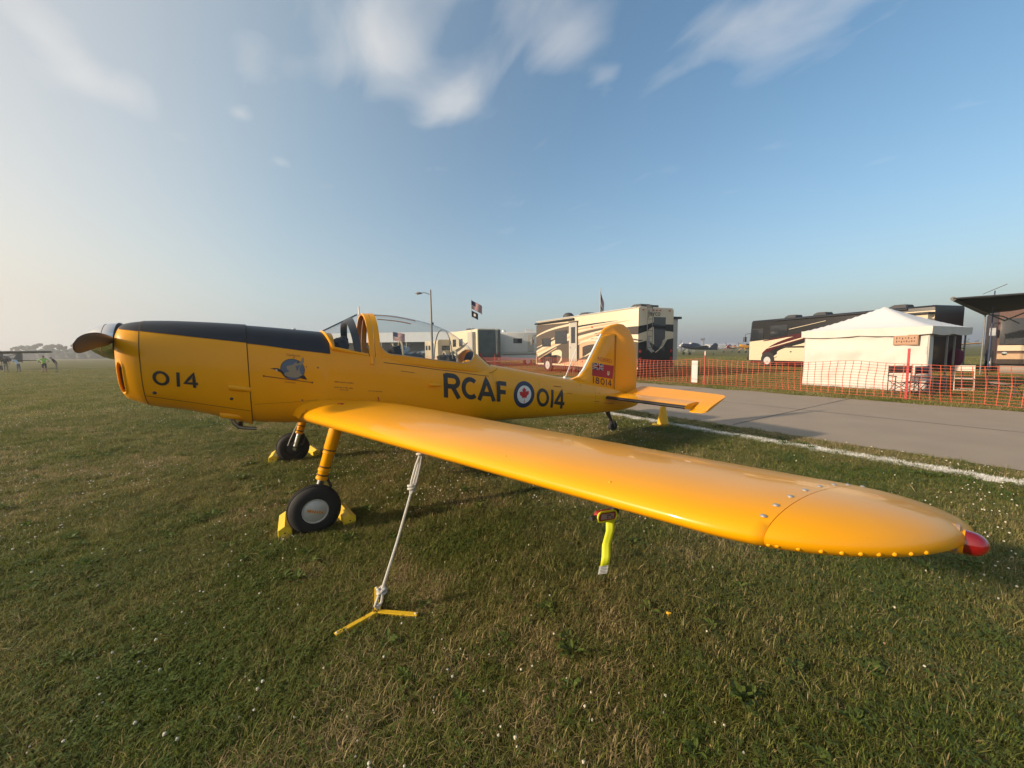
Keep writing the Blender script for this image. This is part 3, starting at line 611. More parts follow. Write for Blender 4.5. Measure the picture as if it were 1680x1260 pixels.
# goose emblem on the fuselage
def emb(pts, lay, mat, name='emblem'):
    P = [(-.034 + (x - 860) * .000405 , 1.440 + (640 - y) * .000452 - (x - 860) * .000027) for x, y in pts]; n = len(P); c = (sum(q[0] for q in P) / n, sum(q[1] for q in P) / n)
    V = [onfus(*q) + Vector((0, -.0008 * lay, 0)) for q in P]
    bm = bmesh.new(); vs = [bm.verts.new(v) for v in V]; f = bm.faces.new(vs); bmesh.ops.triangulate(bm, faces=[f], ngon_method='EAR_CLIP'); me = bpy.data.meshes.new(name); bm.to_mesh(me); bm.free(); me.materials.append(mat)
    o = bpy.data.objects.new(name, me); col.objects.link(o); o.parent = fuse; return o
EBLUE = M('emblem_blue', (.085, .125, .19), .5); EGREY = M('emblem_grey', (.27, .23, .16), .55); EDK = M('emblem_black', (.03, .022, .015), .5); ERD = M('emblem_red', (.20, .02, .012), .5)
emb([(860 + 283 * math.cos(a), 640 + 252 * math.sin(a)) for a in lin(0, 2 * math.pi, 41)[:-1]], 0, M('emblem_rim', (.10, .06, .03), .5))
emb([(860 + 268 * math.cos(a), 640 + 238 * math.sin(a)) for a in lin(0, 2 * math.pi, 41)[:-1]], 1, EBLUE)
emb([(650,760),(680,720),(760,700),(790,680),(740,650),(715,600),(730,565),(860,530),(965,450),(975,470),(930,515),(1040,470),(1085,400),(1120,340),(1135,350),(1130,450),(1090,520),(1015,570),(1010,650),(1040,740),(1080,770),(1000,820),(900,840),(780,825),(680,790)], 2, EGREY)
emb([(345,632),(430,622),(520,620),(580,650),(640,700),(655,750),(690,800),(740,850),(690,850),(620,770),(560,690),(510,685),(420,645)], 2, EDK)
emb([(455,660),(500,640),(518,665),(505,690),(470,685)], 3, M('emblem_white', (.6, .5, .42), .5))
emb([(985,820),(1080,775),(1120,780),(1185,880),(1100,870),(1030,850)], 3, EDK)
emb([(200,800),(1290,942),(1290,956),(200,818)], 4, ERD)
for x, y in ((205, 809), (1300, 950)): emb([(x + 22 * math.cos(a), y + 22 * math.sin(a)) for a in lin(0, 2 * math.pi, 11)[:-1]], 5, ERD)
for x, y in ((905, 360), (1180, 570)): emb([(x + 14 * math.cos(a), y + 16 * math.sin(a)) for a in lin(0, 2 * math.pi, 9)[:-1]], 1, ERD)
text('Canforce', (-.085, 1.588), (1, -.12), (.05, 1), .034, onfus, M('faint_brown', (.22, .07, .01), .5), fuse)
text('WAR BIRD', (-.115, 1.302), (1, -.17), (.0, 1), .021, onfus, ERD, fuse)
STN = M('stencil_red', (.30, .08, .008), .55)
def stencil(X, z, L, h):
    m = MB(); x = X; rg = random.Random(int(X * 100))
    while x < X + L:
        w = h * rg.choice((.25, .5, .6, .7)); zz = z - .14 * (x - X)
        m.grid([[onfus(x + a * w, zz + b * h) for a in (0, 1)] for b in (0, rg.choice((.7, 1, 1)))]); x += w + h * rg.choice((.25, .3, .3, .8))
    return m.build('stencil_marking', STN, fuse, smooth=False)
for X, z, L, h in ((.37, 1.277, .2, .014), (.36, 1.218, .2, .014), (.42, 1.185, .09, .012), (.73, 1.150, .16, .012), (3.72, 1.0, .17, .018), (4.02, .86, .12, .018), (4.70, .66, .15, .018), (5.0, .60, .28, .018)): stencil(X, z, L, h)
conform([(1.13, 1.375), (1.22, 1.36), (1.31, 1.343)], .003, .003).build('panel_seam', SEAM, fuse)
# ================================================================== ground
def ground_mat():
    m = bpy.data.materials.new('field_grass'); m.use_nodes = True; nt = m.node_tree; n = nt.nodes; l = nt.links; b = n['Principled BSDF']
    b.inputs['Roughness'].default_value = .95; b.inputs['Specular IOR Level'].default_value = .15
    g = n.new('ShaderNodeNewGeometry')
    def nz(sc, det, stretch=None, rg=.55):
        t = n.new('ShaderNodeTexNoise'); t.inputs['Scale'].default_value = sc; t.inputs['Detail'].default_value = det; t.inputs['Roughness'].default_value = rg
        src = g.outputs['Position']
        if stretch: mp = n.new('ShaderNodeMapping'); mp.inputs['Scale'].default_value = stretch; mp.inputs['Rotation'].default_value = (0, 0, R(-33)); l.new(src, mp.inputs[0]); src = mp.outputs[0]
        l.new(src, t.inputs['Vector']); return t.outputs['Fac']
    def ramp(f, *st):
        r = n.new('ShaderNodeValToRGB'); e = r.color_ramp.elements
        while len(e) < len(st): e.new(.5)
        for i, (p, c) in enumerate(st): e[i].position = p; e[i].color = (*c, 1)
        l.new(f, r.inputs[0]); return r.outputs[0]
    big = ramp(nz(.35, 6), (.35, (.105, .118, .024)), (.62, (.185, .162, .056)))
    fine = ramp(nz(18, 8, rg=.7), (.3, (.45, .45, .4)), (.7, (1.35, 1.3, 1.2)))
    row = ramp(nz(.5, 4, (.16, 1.0, 1)), (.35, (.72, .75, .72)), (.65, (1.2, 1.16, 1.08)))
    m1 = n.new('ShaderNodeMixRGB'); m1.blend_type = 'MULTIPLY'; m1.inputs[0].default_value = 1; l.new(big, m1.inputs[1]); l.new(fine, m1.inputs[2])
    m2 = n.new('ShaderNodeMixRGB'); m2.blend_type = 'MULTIPLY'; m2.inputs[0].default_value = 1; l.new(m1.outputs[0], m2.inputs[1]); l.new(row, m2.inputs[2])
    l.new(m2.outputs[0], b.inputs['Base Color'])
    bp = n.new('ShaderNodeBump'); bp.inputs['Strength'].default_value = .8; bp.inputs['Distance'].default_value = .05; l.new(nz(14, 8, rg=.7), bp.inputs['Height']); l.new(bp.outputs[0], b.inputs['Normal'])
    return m
GM = ground_mat()
gnd = MB().add([(-1300, -1250, 0), (1800, -1250, 0), (1800, 1850, 0), (-1300, 1850, 0)], [(0, 1, 2, 3)]).build('ground', GM, smooth=False, kind='structure')
# paved lane, parallel to the parked motorhomes
ROADM = M('worn_concrete', (.26, .205, .15), .9, c2=(.35, .28, .205), vs=1.1, bump=.25, bs=40)
random.seed(3)
def wob(y, s, a): return a * mnoise.noise(Vector((y * .9 + s, s, 0))) + a * .6 * mnoise.noise(Vector((y * 3.1 + s, s, 4)))
ys = lin(-60, 160, 441)
MB().grid([[Vector((7.66 + wob(y, 1, .10), y, .006)), Vector((9.5, y, .012)), Vector((12.6, y, .012)), Vector((14.5 + wob(y, 9, .12), y, .006))] for y in ys]).build('road', ROADM, smooth=False, kind='structure')
road = bpy.data.objects['road']
SEALM = M('joint_sealant', (.085, .08, .075), .8, var=.3)
for yj in (-10.2, -5.6, -1.05, 3.5, 8.1, 12.7, 17.3):
    MB().grid([[Vector((x, yj + .02 * mnoise.noise(Vector((x * 2, yj, 0))) + d, .016)) for d in (-.012, .012)] for x in lin(7.8, 14.4, 24)]).build('expansion_joint', SEALM, road, smooth=False)
MB().grid([[Vector((11.05 + .02 * mnoise.noise(Vector((y * 2, 3, 0))) + d, y, .016)) for d in (-.012, .012)] for y in lin(-20, 60, 160)]).build('expansion_joint', SEALM, road, smooth=False)
# ------------------------------------------------------------------ grass (one mass)
def grass_mat(name, green, dry, bias):
    m = bpy.data.materials.new(name); m.use_nodes = True; nt = m.node_tree; n = nt.nodes; l = nt.links; b = n['Principled BSDF']
    b.inputs['Roughness'].default_value = .6; b.inputs['Specular IOR Level'].default_value = .3
    g = n.new('ShaderNodeNewGeometry'); t = n.new('ShaderNodeTexNoise'); t.inputs['Scale'].default_value = .75; t.inputs['Detail'].default_value = 5; t.inputs['Roughness'].default_value = .65; l.new(g.outputs['Position'], t.inputs['Vector'])
    t2 = n.new('ShaderNodeTexNoise'); t2.inputs['Scale'].default_value = 45; t2.inputs['Detail'].default_value = 2; l.new(g.outputs['Position'], t2.inputs['Vector'])
    ad = n.new('ShaderNodeMath'); ad.operation = 'MULTIPLY_ADD'; l.new(t2.outputs['Fac'], ad.inputs[0]); ad.inputs[1].default_value = .55; l.new(t.outputs['Fac'], ad.inputs[2])
    r = n.new('ShaderNodeValToRGB'); e = r.color_ramp.elements; e[0].position = .62 + bias; e[0].color = (*green, 1); e[1].position = .92 + bias; e[1].color = (*dry, 1); l.new(ad.outputs[0], r.inputs[0])
    l.new(r.outputs[0], b.inputs['Base Color'])
    tr = n.new('ShaderNodeBsdfTranslucent'); l.new(r.outputs[0], tr.inputs[0]); mx = n.new('ShaderNodeMixShader'); mx.inputs[0].default_value = .4
    l.new(b.outputs[0], mx.inputs[1]); l.new(tr.outputs[0], mx.inputs[2]); l.new(mx.outputs[0], n['Material Output'].inputs[0]); return m
GA = grass_mat('grass_green', (.155, .192, .028), (.34, .285, .105), .01)
GB = grass_mat('grass_deep', (.098, .138, .020), (.23, .205, .06), .04)
GC = grass_mat('grass_straw', (.30, .235, .10), (.46, .36, .19), -.05)
CLV = grass_mat('clover_leaf', (.105, .155, .03), (.15, .17, .04), .08)
PAINTW = M('line_lime_white', (.72, .71, .67), .9, var=.15, vs=40)
def tuft(name, mats, nb, rad, hmin, hmax, wid, lean, straw=.15, clover=0, seed=1):
    rg = random.Random(seed); V = []; F = []; MI = []
    for i in range(nb):
        a = rg.uniform(0, 6.283); rr = rad * math.sqrt(rg.random()); x, y = rr * math.cos(a), rr * math.sin(a); h = rg.uniform(hmin, hmax); d = rg.uniform(0, 6.283); ln = rg.uniform(.15, lean) * h; w = wid * rg.uniform(.6, 1.2)
        is_straw = rg.random() < straw
        if is_straw and rg.random() < .6: h *= .35; ln = rg.uniform(.02, .06)
        ux, uy = math.cos(d), math.sin(d); px_, py_ = -uy * w / 2, ux * w / 2; k = len(V)
        V += [(x - px_, y - py_, -.004), (x + px_, y + py_, -.004), (x + ux * ln * .35 - px_ * .8, y + uy * ln * .35 - py_ * .8, h * .6), (x + ux * ln * .35 + px_ * .8, y + uy * ln * .35 + py_ * .8, h * .6), (x + ux * ln, y + uy * ln, h * (.95 if ln < h else .7))]
        F += [(k, k + 1, k + 3, k + 2), (k + 2, k + 3, k + 4)]; mi = 2 if is_straw else (0 if rg.random() < .6 else 1); MI += [mi, mi]
    for i in range(clover):
        a = rg.uniform(0, 6.283); rr = rad * math.sqrt(rg.random()); x, y, z = rr * math.cos(a), rr * math.sin(a), rg.uniform(.018, .045); s = rg.uniform(.006, .011); d0 = rg.uniform(0, 6.283)
        for j in range(3):
            d = d0 + j * 2.094; k = len(V); tz = rg.uniform(-.3, .3) * s
            V += [(x, y, z)] + [(x + s * q * math.cos(d + e), y + s * q * math.sin(d + e), z + tz * q) for q, e in ((1.0, -.55), (1.35, 0), (1.0, .55))]; F.append((k, k + 1, k + 2, k + 3)); MI.append(3)
    me = bpy.data.meshes.new(name); me.from_pydata(V, [], F)
    for q in mats: me.materials.append(q)
    me.polygons.foreach_set('material_index', MI)
    return bpy.data.objects.new(name, me)
def instancer(name, objs, pts, label, cat, kind='stuff'):
    c = bpy.data.collections.new(name + '_source')
    for o in objs: c.objects.link(o)
    me = bpy.data.meshes.new(name); me.from_pydata([q[0] for q in pts], [], [])
    for an, ty, i in (('rot', 'FLOAT_VECTOR', 1), ('scl', 'FLOAT', 2), ('idx', 'INT', 3)):
        at = me.attributes.new(an, ty, 'POINT')
        if ty == 'FLOAT_VECTOR': at.data.foreach_set('vector', [v for q in pts for v in q[i]])
        else: at.data.foreach_set('value', [q[i] for q in pts])
    o = bpy.data.objects.new(name, me); col.objects.link(o); o['kind'] = kind; o['label'] = label; o['category'] = cat
    ng = bpy.data.node_groups.new(name + '_nodes', 'GeometryNodeTree'); ng.interface.new_socket('Geometry', in_out='INPUT', socket_type='NodeSocketGeometry'); ng.interface.new_socket('Geometry', in_out='OUTPUT', socket_type='NodeSocketGeometry')
    n = ng.nodes; l = ng.links; gi = n.new('NodeGroupInput'); go = n.new('NodeGroupOutput'); ip = n.new('GeometryNodeInstanceOnPoints'); ci = n.new('GeometryNodeCollectionInfo')
    ci.inputs['Collection'].default_value = c; ci.inputs['Separate Children'].default_value = True; ci.inputs['Reset Children'].default_value = True
    def at(nm, ty): a = n.new('GeometryNodeInputNamedAttribute'); a.data_type = ty; a.inputs['Name'].default_value = nm; return a.outputs['Attribute']
    l.new(gi.outputs[0], ip.inputs['Points']); l.new(ci.outputs[0], ip.inputs['Instance']); ip.inputs['Pick Instance'].default_value = True
    l.new(at('idx', 'INT'), ip.inputs['Instance Index']); l.new(at('rot', 'FLOAT_VECTOR'), ip.inputs['Rotation']); l.new(at('scl', 'FLOAT'), ip.inputs['Scale']); l.new(ip.outputs[0], go.inputs[0])
    md = o.modifiers.new('scatter', 'NODES'); md.node_group = ng; return o
gm = [GA, GB, GC, CLV]
tufts = [tuft('tuft_%02d' % i, gm, 64, .085, .016, .050, .0036, 1.7, s, c, i + 1) for i, (s, c) in enumerate(((.15, 4), (.22, 2), (.36, 0), (.10, 10), (.28, 3), (.72, 0)))]
ftufts = [tuft('tuft_f%d' % i, gm, 60, .22, .03, .065, .008, 1.1, s, 0, i + 30) for i, s in enumerate((.15, .3, .45))]
wtufts = [tuft('tuft_w%d' % i, [PAINTW] * 4, 55, .085, .02, .045, .0035, 1.3, .3, 0, i + 60) for i in range(2)]
rg = random.Random(11); cp = Vector((-.313, -5.163)); yaw = .576
pts = []; fpts = []; wpts = []; flw = []
def onroad(x, y): return 7.66 + wob(y, 1, .10) - .05 < x < 14.5 + wob(y, 9, .12) + .05
def scatter(r0, r1, dens, out, nvar, s0, s1, half=R(64)):
    n = int(half * (r1 * r1 - r0 * r0) * dens)
    for _ in range(n):
        rr = math.sqrt(rg.uniform(r0 * r0, r1 * r1)); a = yaw + rg.uniform(-half, half); x, y = cp.x + rr * math.sin(a), cp.y + rr * math.cos(a)
        if onroad(x, y): continue
        d = mnoise.noise(Vector((x * .8, y * .8, 1.7))) + .5 * mnoise.noise(Vector((x * 2.7, y * 2.7, 5)))
        if nvar == 6: k = 5 if d > .25 and rg.random() < .55 else (3 if d < -.28 and rg.random() < .6 else rg.choice((0, 0, 1, 1, 2, 4)))
        else: k = rg.randrange(nvar)
        wl_ = abs(x - (6.86 + .03 * math.sin(y * 1.3) + .05 * mnoise.noise(Vector((y * 2, 0, 0)))))
        if wl_ < .13 and rg.random() < .85 and -9 < y < 22: wpts.append(((x, y, 0), (0, 0, rg.uniform(0, 6.28)), rg.uniform(.7, 1.1), rg.randrange(2))); continue
        if 7.1 < x < 7.7 and rg.random() < .55: k = 5 if nvar == 6 else 2
        out.append(((x, y, 0), (rg.uniform(-.12, .12), rg.uniform(-.12, .12), rg.uniform(0, 6.28)), rg.uniform(s0, s1), k))
scatter(.7, 4.5, 330, pts, 6, .75, 1.3); scatter(4.5, 9, 170, pts, 6, .85, 1.4); scatter(9, 16, 60, pts, 6, 1.2, 1.8, R(58))
scatter(14, 34, 14, fpts, 3, .9, 1.5, R(57)); scatter(34, 75, 3.2, fpts, 3, 1.1, 1.8, R(56))
for _ in range(5200):   # lime marking line
    y = rg.uniform(-8, 16); x = 6.86 + .03 * math.sin(y * 1.3) + rg.gauss(0, .052) + .05 * mnoise.noise(Vector((y * 2, 0, 0)))
    wpts.append(((x, y, .002), (rg.uniform(-.2, .2), rg.uniform(-.2, .2), rg.uniform(0, 6.28)), rg.uniform(.6, 1.0), rg.randrange(2)))
instancer('grass', tufts, pts, 'mown green grass with clover and dry straw patches around the aircraft', 'grass')
instancer('field_grass', ftufts, fpts, 'coarser olive grass of the open airfield beyond the aircraft', 'grass')
instancer('white_line', wtufts, wpts, 'crumbly white lime line painted on the grass beside the road', 'line marking', 'structure')
# broad-leaved weeds among the grass
def weed(name, seed):
    rg3 = random.Random(seed); V = []; F = []
    for i in range(9):
        d = rg3.uniform(0, 6.28); L_ = rg3.uniform(.04, .085); w_ = L_ * rg3.uniform(.16, .26); ux, uy = math.cos(d), math.sin(d); k = len(V); h = rg3.uniform(.02, .05)
        for t, ww, hh in ((.1, .3, .15), (.45, 1, .8), (.8, .75, 1), (1.05, .05, .8)): V += [(ux * L_ * t - uy * w_ * ww, uy * L_ * t + ux * w_ * ww, h * hh + .004), (ux * L_ * t, uy * L_ * t, h * hh), (ux * L_ * t + uy * w_ * ww, uy * L_ * t - ux * w_ * ww, h * hh + .004)]
        for q in range(3):
            for e in (0, 1): F.append((k + q * 3 + e, k + q * 3 + e + 1, k + q * 3 + e + 4, k + q * 3 + e + 3))
    me = bpy.data.meshes.new(name); me.from_pydata(V, [], F); me.materials.append(CLV); return bpy.data.objects.new(name, me)
wp_ = []
for _ in range(1500):
    rr = math.sqrt(rg.uniform(.6, 150)); a = yaw + rg.uniform(-R(60), R(60)); x, y = cp.x + rr * math.sin(a), cp.y + rr * math.cos(a)
    if onroad(x, y) or mnoise.noise(Vector((x * .9, y * .9, 21))) < -.05: continue
    wp_.append(((x, y, .006), (rg.uniform(-.2, .2), rg.uniform(-.2, .2), rg.uniform(0, 6.28)), rg.uniform(.5, 1.15), rg.randrange(3)))
instancer('lawn_weeds', [weed('weed_%d' % i, i + 5) for i in range(3)], wp_, 'low broad-leaved weeds scattered through the mown grass', 'weeds')
# long bent grass blades and stems left by the mower
ltufts = [tuft('tuft_l%d' % i, gm, 16, .10, .05, .095, .0042, 1.5, .45, 0, i + 90) for i in range(3)]
lp_ = []
for _ in range(5200):
    rr = math.sqrt(rg.uniform(.6, 120)); a = yaw + rg.uniform(-R(60), R(60)); x, y = cp.x + rr * math.sin(a), cp.y + rr * math.cos(a)
    if onroad(x, y) or mnoise.noise(Vector((x * 1.4, y * 1.4, 31))) < .02: continue
    lp_.append(((x, y, 0), (rg.uniform(-.5, .5), rg.uniform(-.5, .5), rg.uniform(0, 6.28)), rg.uniform(.5, 1.05), rg.randrange(3)))
instancer('long_grass', ltufts, lp_, 'longer bent grass blades standing in loose clumps', 'grass')
# clover blossoms
def blossom(seed, r, mat):
    bm = bmesh.new(); bmesh.ops.create_icosphere(bm, subdivisions=2, radius=r); rg2 = random.Random(seed)
    for v in bm.verts: v.co *= rg2.uniform(.75, 1.2); v.co.z *= .85; v.co.z += .046
    me = bpy.data.meshes.new('blossom'); bm.to_mesh(me); bm.free(); k = len(me.vertices)
    me.materials.append(mat); return bpy.data.objects.new('blossom_%d' % seed, me)
BLM = M('clover_white', (.62, .58, .46), .85, var=.3, vs=200); BLB = M('clover_brown', (.30, .20, .11), .9, var=.2, vs=200)
bl = [blossom(1, .0085, BLM), blossom(2, .0072, BLM), blossom(3, .007, BLB)]
bp = []
for r0, r1, n, sc in ((.8, 4, 900, .78), (4, 9, 4600, .9), (9, 18, 6500, 1.1), (18, 34, 3600, 1.4)):
    for _ in range(n):
        rr = math.sqrt(rg.uniform(r0 * r0, r1 * r1)); a = yaw + rg.uniform(-R(60), R(60)); x, y = cp.x + rr * math.sin(a), cp.y + rr * math.cos(a)
        if onroad(x, y) or x > 14: continue
        d = mnoise.noise(Vector((x * .45 + 3, y * .45, 8.7)))
        if d < .1 and rg.random() < .85: continue
        bp.append(((x, y, rg.uniform(-.015, .008)), (rg.uniform(-.3, .3), rg.uniform(-.3, .3), 0), sc * rg.uniform(.55, 1.15), 2 if rg.random() < .16 else rg.randrange(2)))
instancer('clover_flowers', bl, bp, 'scattered small white clover blossoms in the mown grass', 'clover')
MB().dome((1.62, -3.85, .045), .012, (0, 0, 1), 8).dome((1.628, -3.857, .045), .010, (.3, .3, 1), 8).lathe([(0, .002), (.05, .002)], (1.62, -3.85, -.004), (0, 0, 1), 6).build('dandelion', M('dandelion_yellow', (.75, .42, .02), .7))
tag(bpy.data.objects['dandelion'], 'single yellow dandelion flower in the grass before the wing tip', 'flower')

# ================================================================== ground gear
def chock(loc, rz, L, label):
    m = MB(); r = .062; hexr = lambda x, s=1: [Vector((x, r * s * math.cos(a), .056 + r * s * math.sin(a))) for a in (R(30 + 60 * k) for k in range(6))]
    m.loft([hexr(-L/2, .93), hexr(-L/2 + .008), hexr(L/2 - .008), hexr(L/2, .93)])
    o = m.build('wheel_chock', CKW, smooth=False); o.location = loc; o.rotation_euler = (0, 0, rz); tag(o, label, 'chock', 'yellow hexagonal wheel chocks')
    MB().lathe([(0, .007), (.002, .007), (.0022, .001)], (-L/2 - .001, .0, .056), (-1, 0, 0), 10).build('drill_hole', BLACKCAV, o)
    return o
chock((-.215, -1.19, 0), R(86), .38, 'yellow hexagonal chock in front of the silver-capped wheel')
chock((.275, -1.25, 0), R(95), .38, 'yellow hexagonal chock behind the silver-capped wheel')
chock((-.23, 1.60, 0), R(82), .38, 'yellow hexagonal chock in front of the wheel showing its brake')
chock((.30, 1.60, 0), R(98), .38, 'yellow hexagonal chock behind the wheel showing its brake')
# tie-down anchor and rope
an = thing('tie_down_anchor', 'yellow three-armed steel ground anchor lying in the grass', 'anchor', (.187, -2.845, 0))
ctr = Vector((.187, -2.845, .03))
for e in ((-.057, -2.912), (.382, -3.013), (.245, -2.60)):
    d = Vector((e[0], e[1], .03)) - ctr; L = d.length; a = math.atan2(d.y, d.x); mid = d / 2
    arm = MB().box((mid.x, mid.y, .040), (L, .028, .006), a).box((mid.x - math.sin(a) * .012, mid.y + math.cos(a) * .012, .026), (L, .005, .030), a).build('arm', M('anchor_yellow', (.74, .47, .02), .5, var=.15, vs=30), an, smooth=False)
    MB().dome(Vector((d.x * .96, d.y * .96, .044)), .008, (0, 0, 1), 10).lathe([(-.08, .006), (0, .006)], (d.x * .96, d.y * .96, .045), (0, 0, 1), 8).build('stake_head', M('stake_pale', (.6, .57, .48), .5), arm)
MB().tube([(0.0 + .022 * math.cos(t), 0, .055 + .028 * math.sin(t)) for t in lin(0, 2 * math.pi, 15)[:-1]], .005, 6, closed=True).build('eye_ring', STEEL, an)
rp = thing('tie_down_rope', 'white braided rope from the wing down to the ground anchor', 'rope', (.2, -2.85, .05))
def rel(P): return [Vector(q) - Vector((.2, -2.85, .05)) for q in P]
A0 = Vector((.478, -2.93, 1.02)); A1 = Vector((.402, -2.91, .745)); A2 = Vector((.215, -2.87, .175)); A3 = Vector((.192, -2.845, .065))
mainrope = MB().tube(rel([A0, A0.lerp(A1, .3) + Vector((.004, 0, 0)), A1, A1.lerp(A2, .5) + Vector((.004, 0, -.004)), A2]), .0085, 8).build('rope_strand', ROPE, rp)
for o, k in (((-.014, -.008, 0), .02), ((.016, .006, 0), .03), ((.004, -.014, 0), -.02)):
    o = Vector(o); MB().tube(rel([A0.lerp(A1, .12) + o * .5, A0.lerp(A1, .35) + o * 1.3, A0.lerp(A1, .7) + o * 1.5, A0.lerp(A1, .97) + o * .8 + Vector((k * .3, 0, 0))]), .0075, 7).build('rope_loop', ROPE, rp)
for f in (.14, .90):
    c = A0.lerp(A1, f); MB().tube(rel([c + Vector((.021 * math.cos(t), .021 * math.sin(t), .003 * t)) for t in lin(0, 4 * math.pi, 25)]), .0075, 7).build('rope_knot', ROPE, rp)
for s in (-1, 1):
    MB().tube(rel([A2 + Vector((0, 0, .01)), A2.lerp(A3, .4) + Vector((.018 * s, .01 * s, 0)), A2.lerp(A3, .8) + Vector((.022 * s, .008 * s, 0)), A3 + Vector((.0, 0, -.01))]), .0085, 7).build('rope_loop', ROPE, rp)
MB().tube(rel([A2 + Vector((.024 * math.cos(t), .020 * math.sin(t), .014 * math.sin(t * 1.5))) for t in lin(0, 4 * math.pi, 27)]), .0085, 7).build('rope_knot', ROPE, rp)
MB().tube(rel([A0 + Vector((-.004, 0, -.004)), A0 + Vector((.06, -.02, .004)), A0 + Vector((.16, -.06, .02)), A0 + Vector((.2, -.08, .05))]), .004, 6).build('rope_tail', ROPE, rp)
# pitot mast with cover and streamer
pit = MB().tube([(.80, -4.20, 1.09), (.77, -4.20, 1.03), (.74, -4.20, 1.002)], .012, 8).tube([(.78, -4.2, 1.0), (.64, -4.2, 1.008)], .008, 8).build('pitot_tube', DARKM, lwing)
pc_ = thing('pitot_cover', 'red pitot cover with yellow edging and neon streamer hanging below the wing', 'pitot cover', (.72, -4.2, .99))
def rr_rect(L, H, rad, n=6):
    out = []
    for cx_, cy_, a0 in ((L/2 - rad, H/2 - rad, 0), (-L/2 + rad, H/2 - rad, 90), (-L/2 + rad, -H/2 + rad, 180), (L/2 - rad, -H/2 + rad, 270)):
        out += [(cx_ + rad * math.cos(R(a0 + 90 * k / n)), cy_ + rad * math.sin(R(a0 + 90 * k / n))) for k in range(n + 1)]
    return out
rot5 = Matrix.Rotation(R(8), 3, 'Y')
def sleeve(L, H, y0, y1, rad): return [[rot5 @ Vector((x, y, z)) for x, z in rr_rect(L, H, rad)] for y in (y0, y1)]
body = MB().loft(sleeve(.095, .034, -.011, .011, .015)).build('sleeve', M('cover_red', (.30, .02, .02), .7), pc_); body.location = (-.008, 0, .012)
edge = MB().tube([rot5 @ Vector((x, -.011, z)) for x, z in rr_rect(.097, .036, .016)], .0035, 6, closed=True).build('edging', M('neon_yellow', (.62, .66, .02), .6, var=.1), body)
MB().loft([[rot5 @ Vector((x, y, z)) for x, z in rr_rect(.068, .020, .004)] for y in (-.0125, -.0115)]).build('printed_label', M('label_pink', (.36, .27, .26), .6), body)
for i in range(4): MB().box(rot5 @ Vector((.0 + .011 * (i % 3), -.0128, .004 - .008 * (i // 2))), (.009, .001, .004), rot=rot5).build('label_print', DARKM, body, smooth=False)
SP = [(.012, -.006, -.012), (.008, -.014, -.045), (-.002, -.010, -.085), (-.004, -.004, -.10), (-.020, -.014, -.135), (-.030, -.016, -.165)]
rows = [[Vector(q) + Vector((d * .0135, -d * .0088 + .004 * math.sin(i), d * .002)) for d in (-1, -.3, .3, 1)] for i, q in enumerate(SP)]
stm = MB().grid(rows).build('streamer', MATS['neon_yellow'], pc_)
sm = stm.modifiers.new('thick', 'SOLIDIFY'); sm.thickness = .0015
MB().grid([[Vector((-.031 - .010 * v + d * .0138, -.0185 - .001 * v - d * .009, -.163 - .030 * v + d * .0022)) for d in (-1, 1)] for v in (0, 1)]).build('care_label', M('care_white', (.55, .55, .53), .7), pc_)
for i in range(5): MB().grid([[Vector((-.033 - .010 * v + d * (.010 - .002 * (i % 2)), -.0198 - .001 * v - d * .0065, -.163 - .030 * v + d * .0018)) for d in (-1, 1)] for v in (.12 + .17 * i, .19 + .17 * i)]).build('label_print', M('print_grey', (.12, .12, .12), .7), pc_)
# yellow marker cone behind the tailplane
cn = thing('marker_cone', 'yellow traffic cone on the white line behind the tail', 'cone', (6.68, -.19, 0))
MB().lathe([(0, .13), (.02, .13), (.025, .115), (.36, .06), (.40, .05), (.405, .001)], (0, 0, 0), (0, 0, 1), 28).build('cone_body', M('cone_yellow', (.75, .42, .01), .45, var=.08), cn)
MB().box((0, 0, .012), (.30, .30, .024)).build('cone_base', MATS['cone_yellow'], cn, smooth=False)
# ================================================================== fence
random.seed(21)
FM = M('fence_orange', (.40, .055, .018), .6, var=.25, vs=3)
FPATH = [(14.75, -16, 0), (14.8, -9, 0), (14.95, -4, 0), (15.35, -2, 0), (15.6, 2, 0), (15.55, 6, 0), (15.15, 12, 0), (15.1, 20, 0), (15.1, 30, 0), (15.1, 44, 0)]
def fpath(s):
    # position at arc length
    for a, b in zip(FPATH, FPATH[1:]):
        d = math.hypot(b[0] - a[0], b[1] - a[1])
        if s <= d: return Vector((a[0] + (b[0] - a[0]) * s / d, a[1] + (b[1] - a[1]) * s / d, 0)), Vector((b[0] - a[0], b[1] - a[1], 0)).normalized()
        s -= d
    return Vector(FPATH[-1]), Vector((0, 1, 0))
FL = sum(math.hypot(b[0] - a[0], b[1] - a[1]) for a, b in zip(FPATH, FPATH[1:]))
fence = thing('safety_fence', 'orange plastic mesh safety fence strung along the far side of the road', 'fence', (15, 0, 0))
off = Vector((15, 0, 0))
def fh(s, top):   # sagging height
    return (1.13 - .10 * abs(math.sin(s * .62)) + .03 * mnoise.noise(Vector((s * .8, 0, 3)))) if top else .06 + .03 * mnoise.noise(Vector((s, 2, 0)))
bay = 6.2; nb = int(FL / bay) + 1; NH = 13
